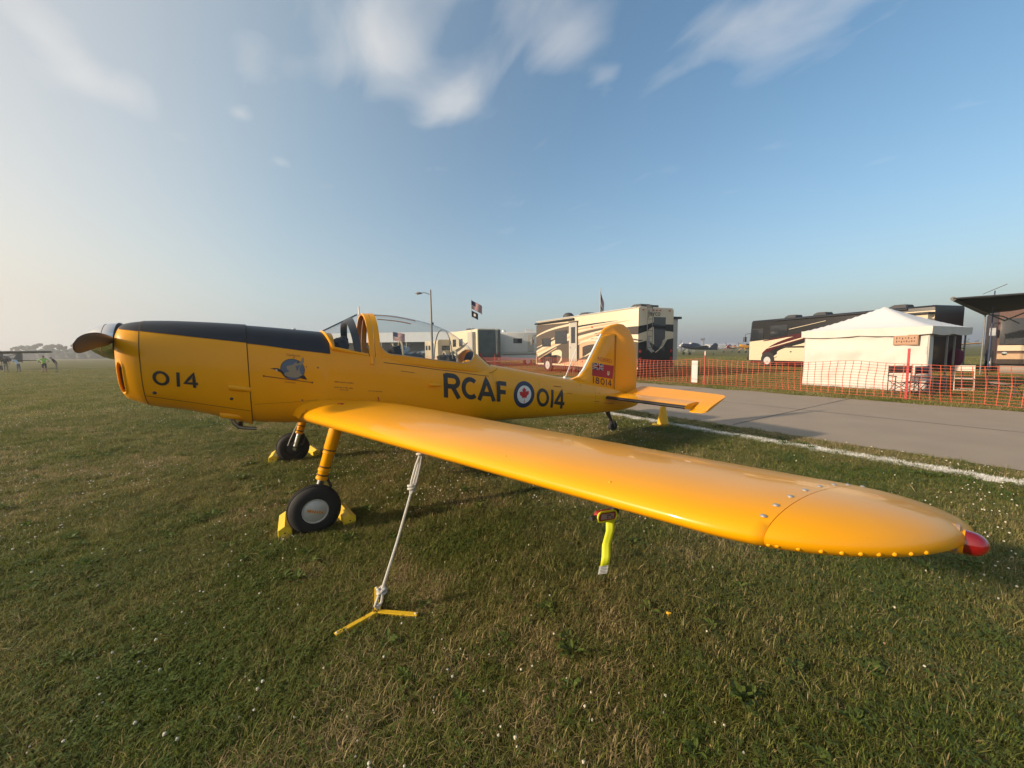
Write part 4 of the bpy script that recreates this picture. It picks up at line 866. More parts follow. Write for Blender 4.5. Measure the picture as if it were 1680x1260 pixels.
for bi in range(nb):
    s0, s1 = bi * bay, min(FL, (bi + 1) * bay); m = MB(); n = 26; near = 0 < bi < 7
    def P(s, v):
        q, d = fpath(s); z = fh(s, False) + (fh(s, True) - fh(s, False)) * v; nn = Vector((-d.y, d.x, 0))
        return q - off + nn * (.05 * mnoise.noise(Vector((s * .7, v * 2, 1))) + .05 * math.sin(s * 1.4 + v * 2)) + d * (.05 * mnoise.noise(Vector((s * .9, v * 1.3, 9)))) + Vector((0, 0, z))
    for k in range(NH):
        v = k / (NH - 1); hw = .0045 if 0 < k < NH - 1 else .006
        m.grid([[P(s, v) + Vector((0, 0, -hw)), P(s, v) + Vector((0, 0, hw))] for s in lin(s0, s1, n)])
    s = s0 + .05; st = .20 if near else .24
    while s < s1:
        for k in range(NH - 1):
            a, b = P(s, k / (NH - 1)), P(s, (k + 1) / (NH - 1)); q, d = fpath(s); mid = a.lerp(b, .5)
            m.add([a - d * .013, a + d * .013, mid + d * .005, b + d * .013, b - d * .013, mid - d * .005], [(0, 1, 2, 5), (5, 2, 3, 4)])
        s += st
    m.build('net', FM, fence, smooth=False, kind='stuff')
STAKE = M('fence_stake', (.30, .05, .03), .6, var=.2); WSTK = M('stake_white', (.6, .58, .54), .6)
def stake(s, h, mat, tip=None):
    q, d = fpath(s); q = q - off
    o = MB().box((q.x + .03, q.y, h / 2), (.035, .03, h)).box((q.x + .03, q.y + .02, h / 2), (.008, .04, h)).build('fence_post', mat, fence, smooth=False)
    if tip: MB().box((q.x + .03, q.y, h - .08), (.04, .036, .18)).build('post_tip', tip, o, smooth=False)
for y_, h, mat, tp in ((-9, 1.35, STAKE, None), (-2.12, 1.5, M('stake_red', (.42, .02, .025), .55), None), (4.1, 1.45, STAKE, WSTK), (10.6, 1.4, STAKE, None), (15.5, 1.35, STAKE, None), (21, 1.35, STAKE, None), (28, 1.35, STAKE, None)):
    s = 0
    while fpath(s)[0].y < y_: s += .05
    stake(s, h, mat, tp)
# paper notices tied to the fence
def notice(x, y, w, h, z, label, rz=0):
    t = thing('fence_notice', label, 'sign', (x, y, z), rz, 'notices tied to the orange fence')
    MB().box((0, 0, h / 2), (.012, w, h)).build('board', M('notice_paper', (.62, .52, .50), .8, var=.1), t, smooth=False)
    MB().box((-.0085, 0, h / 2), (.003, w * .8, h * .9)).build('printed_face', M('notice_print', (.52, .43, .42), .8, c2=(.66, .58, .56), vs=30), t, smooth=False)
    for zz in (.15, h - .15): MB().box((.0, 0, zz), (.02, w + .02, .012)).build('cable_tie', STAKE, t, smooth=False)
notice(15.50, 4.55, .27, .95, .10, 'tall pale notice board on the fence beside a white-tipped stake')
notice(15.10, 10.45, .20, .95, .10, 'narrow pale notice tube on the fence in front of the motorhome door')

# ================================================================== vehicles
CREAM = M('rv_cream', (.60, .51, .36), .35, coat=.2, var=.03); TAUPE = M('rv_taupe', (.085, .064, .048), .4, coat=.15, var=.05); RVTAN = M('rv_tan', (.50, .33, .20), .3, coat=.4)
RVDK = M('rv_dark', (.014, .013, .013), .38, spec=.3, coat=.12); RVBR = M('rv_brown', (.055, .04, .032), .25, coat=.5); RVW = M('rv_white', (.52, .52, .50), .3, coat=.3); RVMAR = M('rv_maroon', (.075, .012, .014), .25, coat=.5)
GREYD = M('rv_door_grey', (.40, .375, .33), .35); ACM = M('ac_shroud', (.05, .05, .052), .6, var=.15); CHR = M('chrome', (.75, .75, .74), .12, metal=1)
def rbox(L, W, z0, z1, rad, xs=None, taper=None):
    # rounded-roof body along x; returns rings
    rings = []
    for x in (xs or (-L/2, -L/2 + .06, L/2 - .06, L/2)):
        k = 1 if not taper else taper(x); ww = W / 2; zt = z1 * k if False else z1; e = .0
        if abs(abs(x) - L/2) < 1e-6: e = .03
        pr = [(ww - e, z0 + e), (ww - e, z1 - rad)] + [(ww - e - rad + rad * math.cos(a), z1 - e - rad + rad * math.sin(a)) for a in lin(.2, math.pi/2, 5)]
        pr = pr + [(-y, z) for y, z in pr[::-1]]; rings.append([Vector((x, y, z)) for y, z in pr])
    return rings
def wheel(par, x, y, r, sg, w=.28):
    wv = bpy.data.objects.new('wheel', None); col.objects.link(wv); wv.parent = par
    MB().lathe([(-w/2, r*.6), (-w/2, r*.93), (-w/2+.03, r), (w/2-.03, r), (w/2, r*.93), (w/2, r*.6)], (x, y, r), (0, 1, 0), 28).build('tyre', RUB, wv)
    MB().lathe([(0, r*.62), (w/2+.006, r*.62), (w/2+.014, r*.5), (w/2+.004, r*.4), (w/2+.02, r*.18), (w/2+.05, r*.15), (w/2+.05, .001)], (x, y, r), (0, sg, 0), 24).build('rim', M('wheel_silver', (.55, .54, .52), .4, metal=.25), wv)
def motorhome(name, label, loc, rz, L, W, H, z0, body, lower, glass_front=True, ac=((.2, .5), (-.3, .5)), frontslope=.35, group=None):
    t = thing(name, label, 'motorhome', loc, rz, group)
    xs = [-L/2, -L/2+.06, L/2-.9, L/2-.45, L/2-.15, L/2]
    rings = rbox(L, W, z0, H, .14, xs)
    for i, r in enumerate(rings):
        if i >= 3:
            for q in r:
                if q.z > 1.5: q.x -= frontslope * ((q.z - 1.5) / (H - 1.5)) ** 1.6 * (i - 2) / 3
    b = MB().loft(rings).build('body', body, t, ang=30)
    MB().box((0, 0, z0 - .10), (L - .5, W - .12, .24)).build('skirt', lower, t, smooth=False)
    for xw in (L/2 - 1.9, -L/2 + 3.1):
        for sg in (1, -1):
            wheel(t, xw, sg * (W/2 - .08), .49, sg)
            MB().lathe([(0, .60), (.008, .60), (.008, .001)], (xw, sg * (W/2 + .010), .58), (0, sg, 0), 24).build('wheel_arch', BLACKCAV, b)
    for f, h in ac:
        xa = f * L/2; ln = .95
        pr = [(-ln/2, 0), (-ln/2+.02, .2), (-ln/2+.1, .30), (ln/2-.35, .31), (ln/2-.08, .18), (ln/2, .0)]
        a = MB().loft([[Vector((xa + x, y, H - .01 + z * (1 if abs(y) < .3 else .9))) for x, z in pr] for y in (-.36, -.30, .30, .36)]).build('air_conditioner', ACM, t, ang=30)
        for k in range(4): MB().box((xa - ln/2 - .004, -.2 + .13 * k, H + .15), (.012, .09, .12)).build('vent_slot', DARKM, a, smooth=False)
    # windscreen and front
    xw = L/2
    fs = lambda z: xw - frontslope * max(0, (z - 1.5) / (H - 1.5)) ** 1.6
    ws = MB().grid([[Vector((fs(z) + .012 - .10 * (abs(y) / (W/2)) ** 4, y, z)) for y in lin(-W/2 + .1, W/2 - .1, 11)] for z in lin(1.55, H - .75, 7)]).build('windscreen', WGLASS, t)
    for sg in (1, -1):
        mr = MB().tube([(fs(2.6) - .05, sg * (W/2 - .05), 2.75), (fs(2.6) + .22, sg * (W/2 + .16), 2.70), (fs(2.4) + .22, sg * (W/2 + .18), 2.45)], .025, 6).build('mirror_arm', DARKM, t)
        MB().box((fs(2.2) + .22, sg * (W/2 + .18), 2.25), (.14, .22, .42)).build('mirror', CHR, mr, smooth=False)
        MB().lathe([(0, .11), (.03, .10), (.04, .001)], (xw - .01, sg * (W/2 - .3), 1.05), (1, 0, 0), 16).build('headlight', CHR, t)
    MB().box((xw + .02, 0, .62), (.14, W - .1, .26)).build('bumper', lower, t, smooth=False)
    return t, b
def side_strip(par, W, pts, mat, lay, name='paint_stripe'):
    # pts: (x, zlow, zhigh) in vehicle coordinates, on the +y side
    return MB().grid([[Vector((x, W/2 + .004 + .002 * lay, a)), Vector((x, W/2 + .004 + .002 * lay, b))] for x, a, b in pts]).build(name, mat, par, smooth=False)
def curve(p, n=14):
    # Bezier of (x,zlow,zhigh) controls
    if len(p) == 2: return [tuple(a + (b - a) * t for a, b in zip(*p)) for t in lin(0, 1, n)]
    out = []
    for t in lin(0, 1, n):
        q = [list(x) for x in p]
        while len(q) > 1: q = [[a + (b - a) * t for a, b in zip(u, v)] for u, v in zip(q, q[1:])]
        out.append(tuple(q[0]))
    return out
def side_box(par, W, x0, x1, za, zb, d, mat, name, y0=0.):
    return MB().box(((x0 + x1) / 2, W/2 + y0 + d/2, (za + zb) / 2), (abs(x1 - x0), d, zb - za)).build(name, mat, par, smooth=False)
# ---- the large cream and taupe motorhome behind the fin
L, W, H = 11.0, 2.6, 3.80
yw = -.13; dv = Vector((-math.sin(yw), math.cos(yw), 0)); nv = Vector((math.cos(yw), math.sin(yw), 0)); c = Vector((16.3, 8.25, 0)) + dv * (L/2) + nv * (W/2)
jt, jb = motorhome('motorhome', 'cream and taupe motorhome with swooping stripes and rear ladder behind the fin', c, math.pi/2 + yw, L, W, H, .50, CREAM, RVBR, ac=((-.78, 0), (.12, 0)), group='motorhomes parked beyond the fence')
U = lambda u: -L/2 + u * L
# taupe front field, dark rear lower field
side_strip(jb, W, curve([(U(.985), .62, 3.50), (U(.8), .62, 3.46), (U(.58), .62, 3.40)]), TAUPE, 0)
side_strip(jb, W, curve([(U(.57), .62, 2.05), (U(.40), .62, 2.0), (U(.30), .62, 2.25), (U(.0), .62, 1.95)]), TAUPE, 0)
side_strip(jb, W, curve([(U(.33), 2.40, 2.55), (U(.15), 2.42, 2.80), (U(.0), 2.35, 2.78)]), RVBR, 1)
side_strip(jb, W, curve([(U(.36), 2.22, 2.26), (U(.18), 2.25, 2.38), (U(.0), 2.02, 2.10)]), TAUPE, 2)
for p, mt, ly in (([(U(.985), 2.62, 2.70), (U(.84), 3.05, 3.20), (U(.58), 3.18, 3.32)], CREAM, 1), ([(U(.985), 1.05, 1.55), (U(.83), 1.55, 2.08), (U(.70), 1.95, 2.45), (U(.57), 2.25, 2.72)], CREAM, 1), ([(U(.985), 1.33, 1.42), (U(.80), 1.75, 1.92), (U(.57), 2.38, 2.52)], RVTAN, 2),
                  ([(U(.96), .85, .92), (U(.82), 1.38, 1.45), (U(.72), 1.72, 1.80)], RVTAN, 2), ([(U(.93), .70, 1.0), (U(.85), .62, 1.35), (U(.72), .62, 1.40)], RVDK, 2),
                  ([(U(.78), 1.20, 1.42), (U(.66), 1.35, 1.85), (U(.62), .95, 1.5), (U(.70), .62, .68)], CREAM, 3), ([(U(.98), 1.78, 1.82), (U(.86), 2.02, 2.12)], CREAM, 2), ([(U(.86), 2.15, 2.20), (U(.75), 2.42, 2.50)], CREAM, 2),
                  ([(U(.50), 3.02, 3.12), (U(.36), 3.10, 3.20), (U(.14), 3.18, 3.19)], RVDK, 1), ([(U(.50), 2.85, 2.90), (U(.36), 2.90, 3.10), (U(.05), 3.12, 3.13)], RVTAN, 1), ([(U(.50), 2.45, 2.62), (U(.36), 2.65, 2.85), (U(.10), 2.92, 2.93)], TAUPE, 2),
                  ([(U(.50), 2.62, 2.68), (U(.36), 2.84, 2.90), (U(.12), 2.98, 2.99)], RVTAN, 2), ([(U(.50), 2.05, 2.20), (U(.40), 2.25, 2.45), (U(.22), 2.62, 2.66)], RVTAN, 2), ([(U(.50), 1.88, 1.96), (U(.40), 2.05, 2.15), (U(.25), 2.38, 2.40)], CREAM, 3),
                  ([(U(.47), 1.0, 1.9), (U(.42), 1.1, 2.2), (U(.34), 1.75, 2.0), (U(.26), 2.1, 2.12)], RVTAN, 3), ([(U(.44), 1.15, 1.75), (U(.38), 1.35, 1.95), (U(.30), 1.75, 1.9)], RVBR, 4), ([(U(.42), 1.12, 1.18), (U(.36), 1.35, 1.48), (U(.31), 1.55, 1.58)], CREAM, 5)):
    side_strip(jb, W, curve(p), mt, ly)
side_strip(jb, W, curve([(U(.68), .60, .64), (U(.5), .55, .95), (U(.30), .55, 1.02)]), RVTAN, 4)
side_box(jb, W, U(.60), U(.735), 2.02, 2.92, .02, WGLASS, 'window', .014); side_box(jb, W, U(.79), U(.90), 1.85, 2.45, .02, WGLASS, 'window', .014)
dr = side_box(jt, W, U(.49), U(.565), .85, 3.38, .05, GREYD, 'door', .012); MB().box((U(.527), W/2 + .068, 2.55), (.46, .012, 1.05)).build('window', WGLASS, dr, smooth=False); MB().box((U(.555), W/2 + .075, 1.75), (.06, .03, .14)).build('handle', CHR, dr, smooth=False)
MB().box((U(.487), W/2 + .03, 2.15), (.06, .05, 2.6)).box((U(.527), W/2 + .05, 3.42), (1.0, .09, .08)).build('door_frame', RVBR, jt, smooth=False)
MB().tube([(U(.54), W/2 + .08, .85), (U(.50), W/2 + .62, .1)], .015, 6).tube([(U(.50), W/2 + .08, .85), (U(.46), W/2 + .62, .1)], .015, 6).box((U(.5), W/2 + .3, .55), (.6, .25, .03)).build('entry_step', CHR, jt, smooth=False)
MB().tube([(U(.985), W/2 + .09, 3.60), (U(.52), W/2 + .09, 3.60)], .075, 10).build('awning_roller', DARKM, jt)
MB().tube([(U(.985), W/2 + .0, H - .03), (U(.01), W/2 + .0, H - .03)], .03, 6).build('roof_rail', RVW, jt)
MB().lathe([(0, .40), (.25, .38), (.40, .24), (.46, .001)], (U(.72), .3, H - .01), (0, 0, 1), 20).build('satellite_dome', ACM, jt)
MB().box((U(.10), -.3, H + .08), (1.3, .6, .18)).build('roof_vent', ACM, jt, smooth=False)
for u_, z in ((.93, .78), (.44, .82), (.2, 1.2), (.35, 2.95)): MB().box((U(u_), W/2 + .02, z), (.12, .02, .08)).build('side_marker', RED, jb, smooth=False)
# rear face (local -x)
def rear(par, L, W, pts, lay, mat, name='rear_paint'):
    n = len(pts); return MB().add([Vector((-L/2 - .004 - .002 * lay, y, z)) for y, z in pts], [tuple(range(n))]).build(name, mat, par, smooth=False)
rear(jb, L, W, [(-1.27, .55), (1.27, .55), (1.27, 2.1), (.6, 2.0), (0, 1.75), (-.6, 2.05), (-1.27, 2.15)], 0, RVDK)
rear(jb, L, W, [(1.27, 2.38), (.7, 2.52), (.35, 2.72), (-.1, 2.8), (-.7, 2.55), (-1.27, 2.5), (-1.27, 2.9), (-.5, 2.9), (.2, 3.0), (.7, 2.86), (1.27, 2.78)], 1, RVDK)
rear(jb, L, W, [(.15, 1.75), (-.62, 1.45), (-.68, 3.28), (.2, 3.28)], 2, WGLASS, 'rear_window')
for k in range(3): rear(jb, L, W, [(1.27, 2.22 - .12 * k), (.7, 2.28 - .1 * k), (.3, 2.55 - .12 * k), (.3, 2.50 - .12 * k), (.7, 2.22 - .1 * k), (1.27, 2.16 - .12 * k)], 3, CREAM)
for k in range(3): rear(jb, L, W, [(.05 - .2 * k, 1.42 + .1 * k), (-.45, 1.72 + .13 * k), (-.85, 2.2 + .06 * k), (-1.27, 2.3 + .06 * k), (-1.27, 2.25 + .06 * k), (-.85, 2.13 + .06 * k), (-.45, 1.65 + .13 * k), (.05 - .2 * k, 1.36 + .1 * k)], 4, CREAM)
rear(jb, L, W, [(.72, 2.05), (.62, 1.6), (.35, 1.38), (.1, 1.45), (.3, 1.6), (.45, 1.85), (.5, 2.3)], 4, M('rv_silver', (.35, .34, .33), .3, coat=.3))
lad = MB()
for y in (.42, .78): lad.tube([(-L/2 + .25, y, H + .02), (-L/2 - .06, y, H + .10), (-L/2 - .14, y, H - .1), (-L/2 - .14, y, 1.5)], .018, 6)
for k in range(8): lad.tube([(-L/2 - .14, .42, 1.65 + .3 * k), (-L/2 - .14, .78, 1.65 + .3 * k)], .013, 6)
lad.build('ladder', DARKM, jt)
for y in (-1.12, 1.12):
    for z in (1.05, 1.45): MB().lathe([(0, .09), (.02, .08), (.025, .001)], (-L/2 - .008, y, z), (-1, 0, 0), 14).build('tail_light', RED, jt)
for y in (-.95, -.25, .0, .25, .95): MB().box((-L/2 - .02, y, H - .17), (.03, .12, .05)).build('clearance_light', RED, jt, smooth=False)
MB().box((-L/2 - .08, 0, .72), (.16, W - .2, .22)).build('rear_bumper', RVBR, jt, smooth=False)
text('Jayco', (0, 0), (1, 0), (0, 1), .42, lambda a, b: Vector((-L/2 - .012, .60 - a, 3.34 + b)), RVDK, jt)
sl = MB().box((U(.12), -W/2 - .22, 2.05), (2.4, .44, 2.3)).build('slide_out', GREYD, jt, smooth=False); MB().box((U(.12), -W/2 - .28, 3.28), (2.6, .7, .12)).build('slide_topper', DARKM, sl, smooth=False)
# ---- black and cream motorhome behind the tent
L, W, H = 12.0, 2.55, 3.80; yw = -.30; dv = Vector((-math.sin(yw), math.cos(yw), 0)); nv = Vector((math.cos(yw), math.sin(yw), 0)); c = Vector((34.8, 11.6, 0)) - dv * (L/2) + nv * (W/2)
t2, b2 = motorhome('motorhome', 'black-topped cream motorhome with maroon swoosh behind the white tent', c, math.pi/2 + yw, L, W, H, .48, RVDK, RVMAR, ac=((.52, 0), (-.62, 0), (.15, 0)), frontslope=.30, group='motorhomes parked beyond the fence')
U = lambda u: L/2 - u * L
side_strip(b2, W, curve([(U(.012), .50, 2.05), (U(.3), .50, 2.35), (U(1), .50, 2.9)]), CREAM, 0)
side_strip(b2, W, curve([(U(.115), .52, 1.1), (U(.18), .52, 2.0), (U(.33), 1.9, 2.45), (U(.60), 2.75, 3.0)]), RVMAR, 1)
side_strip(b2, W, curve([(U(.135), .52, .9), (U(.20), .52, 1.65), (U(.29), 1.2, 1.75), (U(.60), 2.3, 2.7)]), RVDK, 2)
for p, mt, ly in (([(U(.15), 1.45, 1.50), (U(.3), 1.9, 2.02), (U(.6), 2.85, 2.9)], CREAM, 3), ([(U(.19), .62, .74), (U(.24), 1.0, 1.35), (U(.6), 2.5, 2.6)], CREAM, 3), ([(U(.12), 2.05, 2.12), (U(.25), 2.2, 2.36), (U(.5), 2.75, 2.8)], RVMAR, 3), ([(U(.3), 2.9, 2.94), (U(.52), 3.35, 3.38)], CREAM, 3), ([(U(.225), .62, 1.2), (U(.25), .62, 1.55), (U(.5), .62, 2.1), (U(.65), .62, 2.3)], CREAM, 4), ([(U(.27), 1.5, 1.62), (U(.62), 1.5, 1.66)], RVBR, 5),
                  ([(U(.62), .62, 2.2), (U(.8), .62, 2.7), (U(1), .62, 2.9)], RVMAR, 3), ([(U(.62), .9, 1.0), (U(.75), 1.4, 1.5), (U(1), 2.3, 2.4)], CREAM, 4), ([(U(.62), 1.3, 1.36), (U(.75), 1.9, 1.96), (U(.9), 2.6, 2.64)], CREAM, 4), ([(U(.70), 3.0, 3.5), (U(1), 3.05, 3.5)], CREAM, 2)):
    side_strip(b2, W, curve(p), mt, ly)
side_box(b2, W, U(.03), U(.12), 2.2, 3.1, .02, WGLASS, 'window', .01); side_box(b2, W, U(.17), U(.29), 2.42, 3.28, .02, WGLASS, 'window', .01)
for u0 in (.30, .42, .54): 
    d_ = side_box(b2, W, U(u0), U(u0 + .11), .66, 1.42, .015, CREAM, 'locker_door', .016); MB().box((U(u0 + .02), W/2 + .045, 1.2), (.12, .02, .08)).build('latch', DARKM, d_, smooth=False)
MB().tube([(U(.2), W/2 + .06, H - .13), (U(.9), W/2 + .06, H - .13)], .06, 8).build('awning_roller', DARKM, t2)
s2 = MB().box((U(.93), W/2 + .20, 2.2), (1.5, .40, 2.2)).build('slide_out', CREAM, t2, smooth=False); MB().box((U(.93), W/2 + .26, 3.36), (1.7, .62, .10)).build('slide_topper', DARKM, s2, smooth=False)
# ---- brown motorhome with its awning out
L, W, H = 10.5, 2.5, 3.7
fwd = Vector((.5426, .8354, 0)); rgt = Vector((.8379, -.5457, 0)); cpos = Vector((-.313, -5.163, 0))
def at(pxx, d): return cpos + fwd * d + rgt * ((pxx - 840) / 631.4 * d)
c3 = at(1690, 20.5); ang3 = math.atan2((cpos - c3).y, (cpos - c3).x) + R(5)
c3 = c3 - Vector((math.cos(ang3), math.sin(ang3), 0)) * (L/2)
t3, b3 = motorhome('motorhome', 'brown and tan motorhome facing the road under the dark awning', c3, ang3, L, W, H, .48, M('rv_copper', (.085, .036, .024), .55), RVBR, ac=((.3, 0),), group='motorhomes parked beyond the fence')
MB().grid([[Vector((L/2 + .014, y, z)) for y in (-W/2 + .05, W/2 - .05)] for z in (.75, 1.05)]).build('front_band', RVTAN, t3, smooth=False)
MB().grid([[Vector((L/2 + .014, y, z)) for y in (-W/2 + .05, W/2 - .05)] for z in (1.2, 1.5)]).build('front_band', CREAM, t3, smooth=False)
AWN = M('awning_black', (.02, .02, .022), .75)
aw = thing('awning', 'large dark fabric awning stretched out over the brown motorhome nose', 'awning', at(1660, 17))
AO = at(1660, 17)
C4 = [at(1552, 16.6) + Vector((0, 0, 3.52)), at(1800, 14.2) + Vector((0, 0, 3.55)), at(1800, 17.4) + Vector((0, 0, 3.62)), at(1606, 19.4) + Vector((0, 0, 3.08))]
rows = [[(C4[0].lerp(C4[1], u)).lerp(C4[3].lerp(C4[2], u), v) - AO + Vector((0, 0, -.10 * math.sin(math.pi * u) * math.sin(math.pi * v) + .02 * math.sin(u * 19))) for u in lin(0, 1, 15)] for v in lin(0, 1, 8)]
sh_ = MB().grid(rows).build('fabric', AWN, aw); sh_.modifiers.new('thick', 'SOLIDIFY').thickness = .03
MB().tube([C4[0] - AO, C4[3] - AO], .09, 10).build('roller', DARKM, aw); MB().tube([C4[0] - AO, C4[1] - AO], .04, 8).build('front_rail', DARKM, aw)
ARM = M('arm_grey', (.18, .18, .18), .4)
for q0, q1, q2 in ((C4[3], at(1635, 18.8) + Vector((0, 0, 2.9)), at(1662, 18.6) + Vector((0, 0, 2.55))), (C4[0].lerp(C4[3], .3), at(1638, 18.0) + Vector((0, 0, 2.65)), at(1690, 17.6) + Vector((0, 0, 3.2)))): MB().tube([q0 - AO, q1 - AO, q2 - AO], .03, 6).build('arm', ARM, aw)
for q in (C4[1], C4[2], C4[3]): MB().tube([q - AO, Vector((q.x, q.y, 0)) - AO], .028, 6).build('support_pole', ARM, aw)
mp_ = thing('antenna_mast', 'thin blue mast with a tilted flat panel beside the brown motorhome', 'mast', at(1618, 17.5))
MB().tube([(0, 0, 0), (0, 0, 3.95)], .022, 8).build('pole', M('mast_blue', (.06, .07, .14), .5), mp_); MB().box((0, 0, 4.02), (.03, .75, .025), rot=Matrix.Rotation(R(-28), 3, 'X')).build('panel', DARKM, mp_, smooth=False)
# ---- motorhome with dark rear, further along the row
L, W, H = 8.8, 2.5, 3.75; yw = -.08; dv = Vector((-math.sin(yw), math.cos(yw), 0)); nv = Vector((math.cos(yw), math.sin(yw), 0)); c = Vector((17.3, 27.9, 0)) + dv * (L/2) + nv * (W/2)
t4, b4 = motorhome('motorhome', 'cream motorhome with dark mural rear wall and grey slide-out', c, math.pi/2 + yw, L, W, H, .5, CREAM, RVBR, ac=((.1, 0),), group='motorhomes parked beyond the fence')
MURAL = M('mural_dark', (.02, .028, .03), .3, c2=(.10, .13, .135), vs=1.6, coat=.4)
rear(b4, L, W, [(-1.2, .6), (1.2, .6), (1.2, 3.62), (-1.2, 3.62)], 0, MURAL)
MB().box((-L/2 + 1.2, W/2 + .16, 2.0), (1.3, .32, 2.9)).build('slide_out', GREYD, t4, smooth=False)
for y in (-1.0, 1.0): MB().box((-L/2 - .02, y, 1.2), (.03, .12, .35)).build('tail_light', RED, t4, smooth=False); MB().box((-L/2 - .02, y, .75), (.03, .25, .12)).build('reflector', RVW, t4, smooth=False)
for y in (-.85, -.7): MB().tube([(-L/2 - .06, y, H), (-L/2 - .06, y, 1.2)], .02, 6).build('ladder_rail', CHR, t4)
for p, mt, ly in (([(L/2 - .4, 1.0, 1.4), (0, 1.6, 2.0), (-L/2 + 2, 2.6, 2.7)], TAUPE, 0), ([(L/2 - .4, .6, .8), (0, 1.0, 1.3), (-L/2 + 2, 1.9, 2.0)], RVBR, 1)): side_strip(b4, W, curve(p), mt, ly)
for x in (2.6, .6): side_box(b4, W, x, x - 1.0, 2.1, 2.9, .02, WGLASS, 'window', .01)
# ---- white truck camper
tk = thing('truck_camper', 'white pickup truck carrying a boxy camper with an overhanging cab bunk', 'truck', at(846, 42), R(150))
MB().loft(rbox(4.6, 2.2, 1.25, 3.55, .18)).build('camper_box', RVW, tk, ang=30); MB().loft([[q + Vector((2.6, 0, 0)) for q in r] for r in rbox(1.6, 2.2, 2.45, 3.55, .18)]).build('cab_bunk', RVW, tk, ang=30)
MB().loft([[Vector((x, y, z)) for y, z in ((-.98, .55), (.98, .55), (.98, zt - .35), (.80, zt), (-.80, zt), (-.98, zt - .35))] for x, zt in ((-2.5, 1.3), (1.4, 1.3), (1.5, 2.05), (2.6, 2.05), (3.2, 1.35), (4.4, 1.28), (4.5, 1.1))]).build('truck_body', RVW, tk, ang=30)
for sg in (1, -1):
    MB().box((2.05, sg * .975, 1.62), (.9, .02, .42)).build('cab_window', WGLASS, tk, smooth=False); MB().box((-.2, sg * 1.11, 2.6), (.9, .02, .5)).build('camper_window', WGLASS, tk, smooth=False)
    for x in (-1.3, 3.4): wheel(tk, x, sg * .85, .40, sg, .25)
MB().box((-1.5, .3, 3.68), (.8, .6, .26)).build('air_conditioner', RVW, tk, smooth=False); MB().box((2.9, 1.11, 3.0), (.5, .02, .4)).build('camper_window', WGLASS, tk, smooth=False); MB().box((.3, 1.112, 1.42), (4.4, .02, .06)).build('trim_line', GREYD, tk, smooth=False); MB().box((-1.6, 1.112, 2.3), (.65, .02, 1.8)).build('door', GREYD, tk, smooth=False)
MB().lathe([(0, .25), (.2, .22), (.25, .01)], (1.2, .3, 3.54), (0, 0, 1), 16).build('roof_vent', RVW, tk); MB().box((-2.32, 0, 2.5), (.03, .6, .6)).build('rear_window', WGLASS, tk, smooth=False)
# ---- small white trailer seen through the canopy
tr = thing('camping_trailer', 'small cream camping trailer with a grey door seen through the canopy', 'trailer', at(724, 47), math.pi/2 - .1)
MB().loft(rbox(5.6, 2.3, .55, 2.95, .25)).build('body', CREAM, tr, ang=30); MB().box((-1.0, 1.17, 1.6), (.75, .04, 1.9)).build('door', GREYD, tr, smooth=False)
for x in (.6, 1.9): MB().box((x, 1.16, 2.05), (.8, .02, .55)).build('window', WGLASS, tr, smooth=False)
for sg in (1, -1): wheel(tr, .0, sg * 1.0, .36, sg, .2)
MB().box((-2.82, .2, 2.0), (.02, .9, .5)).build('rear_window', WGLASS, tr, smooth=False)
# ---- white pavilion tent far behind the canopy
pv = thing('pavilion_tent', 'long white event tent with a low pitched roof far behind the canopy', 'tent', at(642, 72), R(-33))
PW, PL, PE, PR = 9, 26, 3.3, 5.2
MB().add([(-PL/2, -PW/2, PE), (PL/2, -PW/2, PE), (PL/2, PW/2, PE), (-PL/2, PW/2, PE), (-PL/2, 0, PR), (PL/2, 0, PR)], [(0, 1, 5, 4), (2, 3, 4, 5), (0, 4, 3), (1, 2, 5)]).build('roof', M('tent_white', (.70, .68, .63), .8, var=.04), pv, smooth=False)
MB().box((0, PW/2 - .05, PE/2), (PL, .05, PE)).build('wall', GREYD, pv, smooth=False)
for k in range(7): MB().tube([(-PL/2 + k * PL/6, -PW/2, 0), (-PL/2 + k * PL/6, -PW/2, PE)], .06, 6).build('pole', RVW, pv)

# ================================================================== white tent with its chairs
TM = M('tent_canvas', (.57, .54, .495), .85, var=.05, vs=2, bump=.25, bs=5)
tp = thing('canopy_tent', 'white pop-up tent with a closed front wall and small wooden sign', 'tent', (17.95, -2.02, 0), -.10)
S_ = 3.6; HE, HP = 2.20, 3.08
# local frame: x away from road, y along the row (front wall at x=0, from y=0 to y=S)
def roofp(u, v):
    x, y = -.08 + u * (S_ + .16), -.08 + v * (S_ + .16); k = 1 - max(abs(2 * u - 1), abs(2 * v - 1)); return Vector((x, y, HE + (HP - HE) * k ** 1.12 - .03 * math.sin(k * math.pi)))
MB().grid([[roofp(u, v) for u in lin(0, 1, 25)] for v in lin(0, 1, 25)]).build('roof', M('tent_roof', (.68, .68, .67), .75, var=.03, bump=.15, bs=4), tp, ang=25)
per = [(u, 0) for u in lin(0, 1, 25)] + [(1, v) for v in lin(0, 1, 25)[1:]] + [(u, 1) for u in lin(1, 0, 25)[1:]] + [(0, v) for v in lin(1, 0, 25)[1:]]
rows = [[roofp(*q) + Vector((0, 0, .004)), roofp(*q) + Vector((.015 * math.sin(i * 1.3), .015 * math.cos(i * 1.1), -.24 - .05 * abs(math.sin(math.pi * (i % 24) / 24 * 2)))) ] for i, q in enumerate(per)]
MB().grid(rows).build('valance', TM, tp)
def wrink(y, z): return .12 * mnoise.noise(Vector((y * 1.3, z * 1.1, 2))) + .055 * mnoise.noise(Vector((y * 3.5 + z, z * 2.5, 6)))
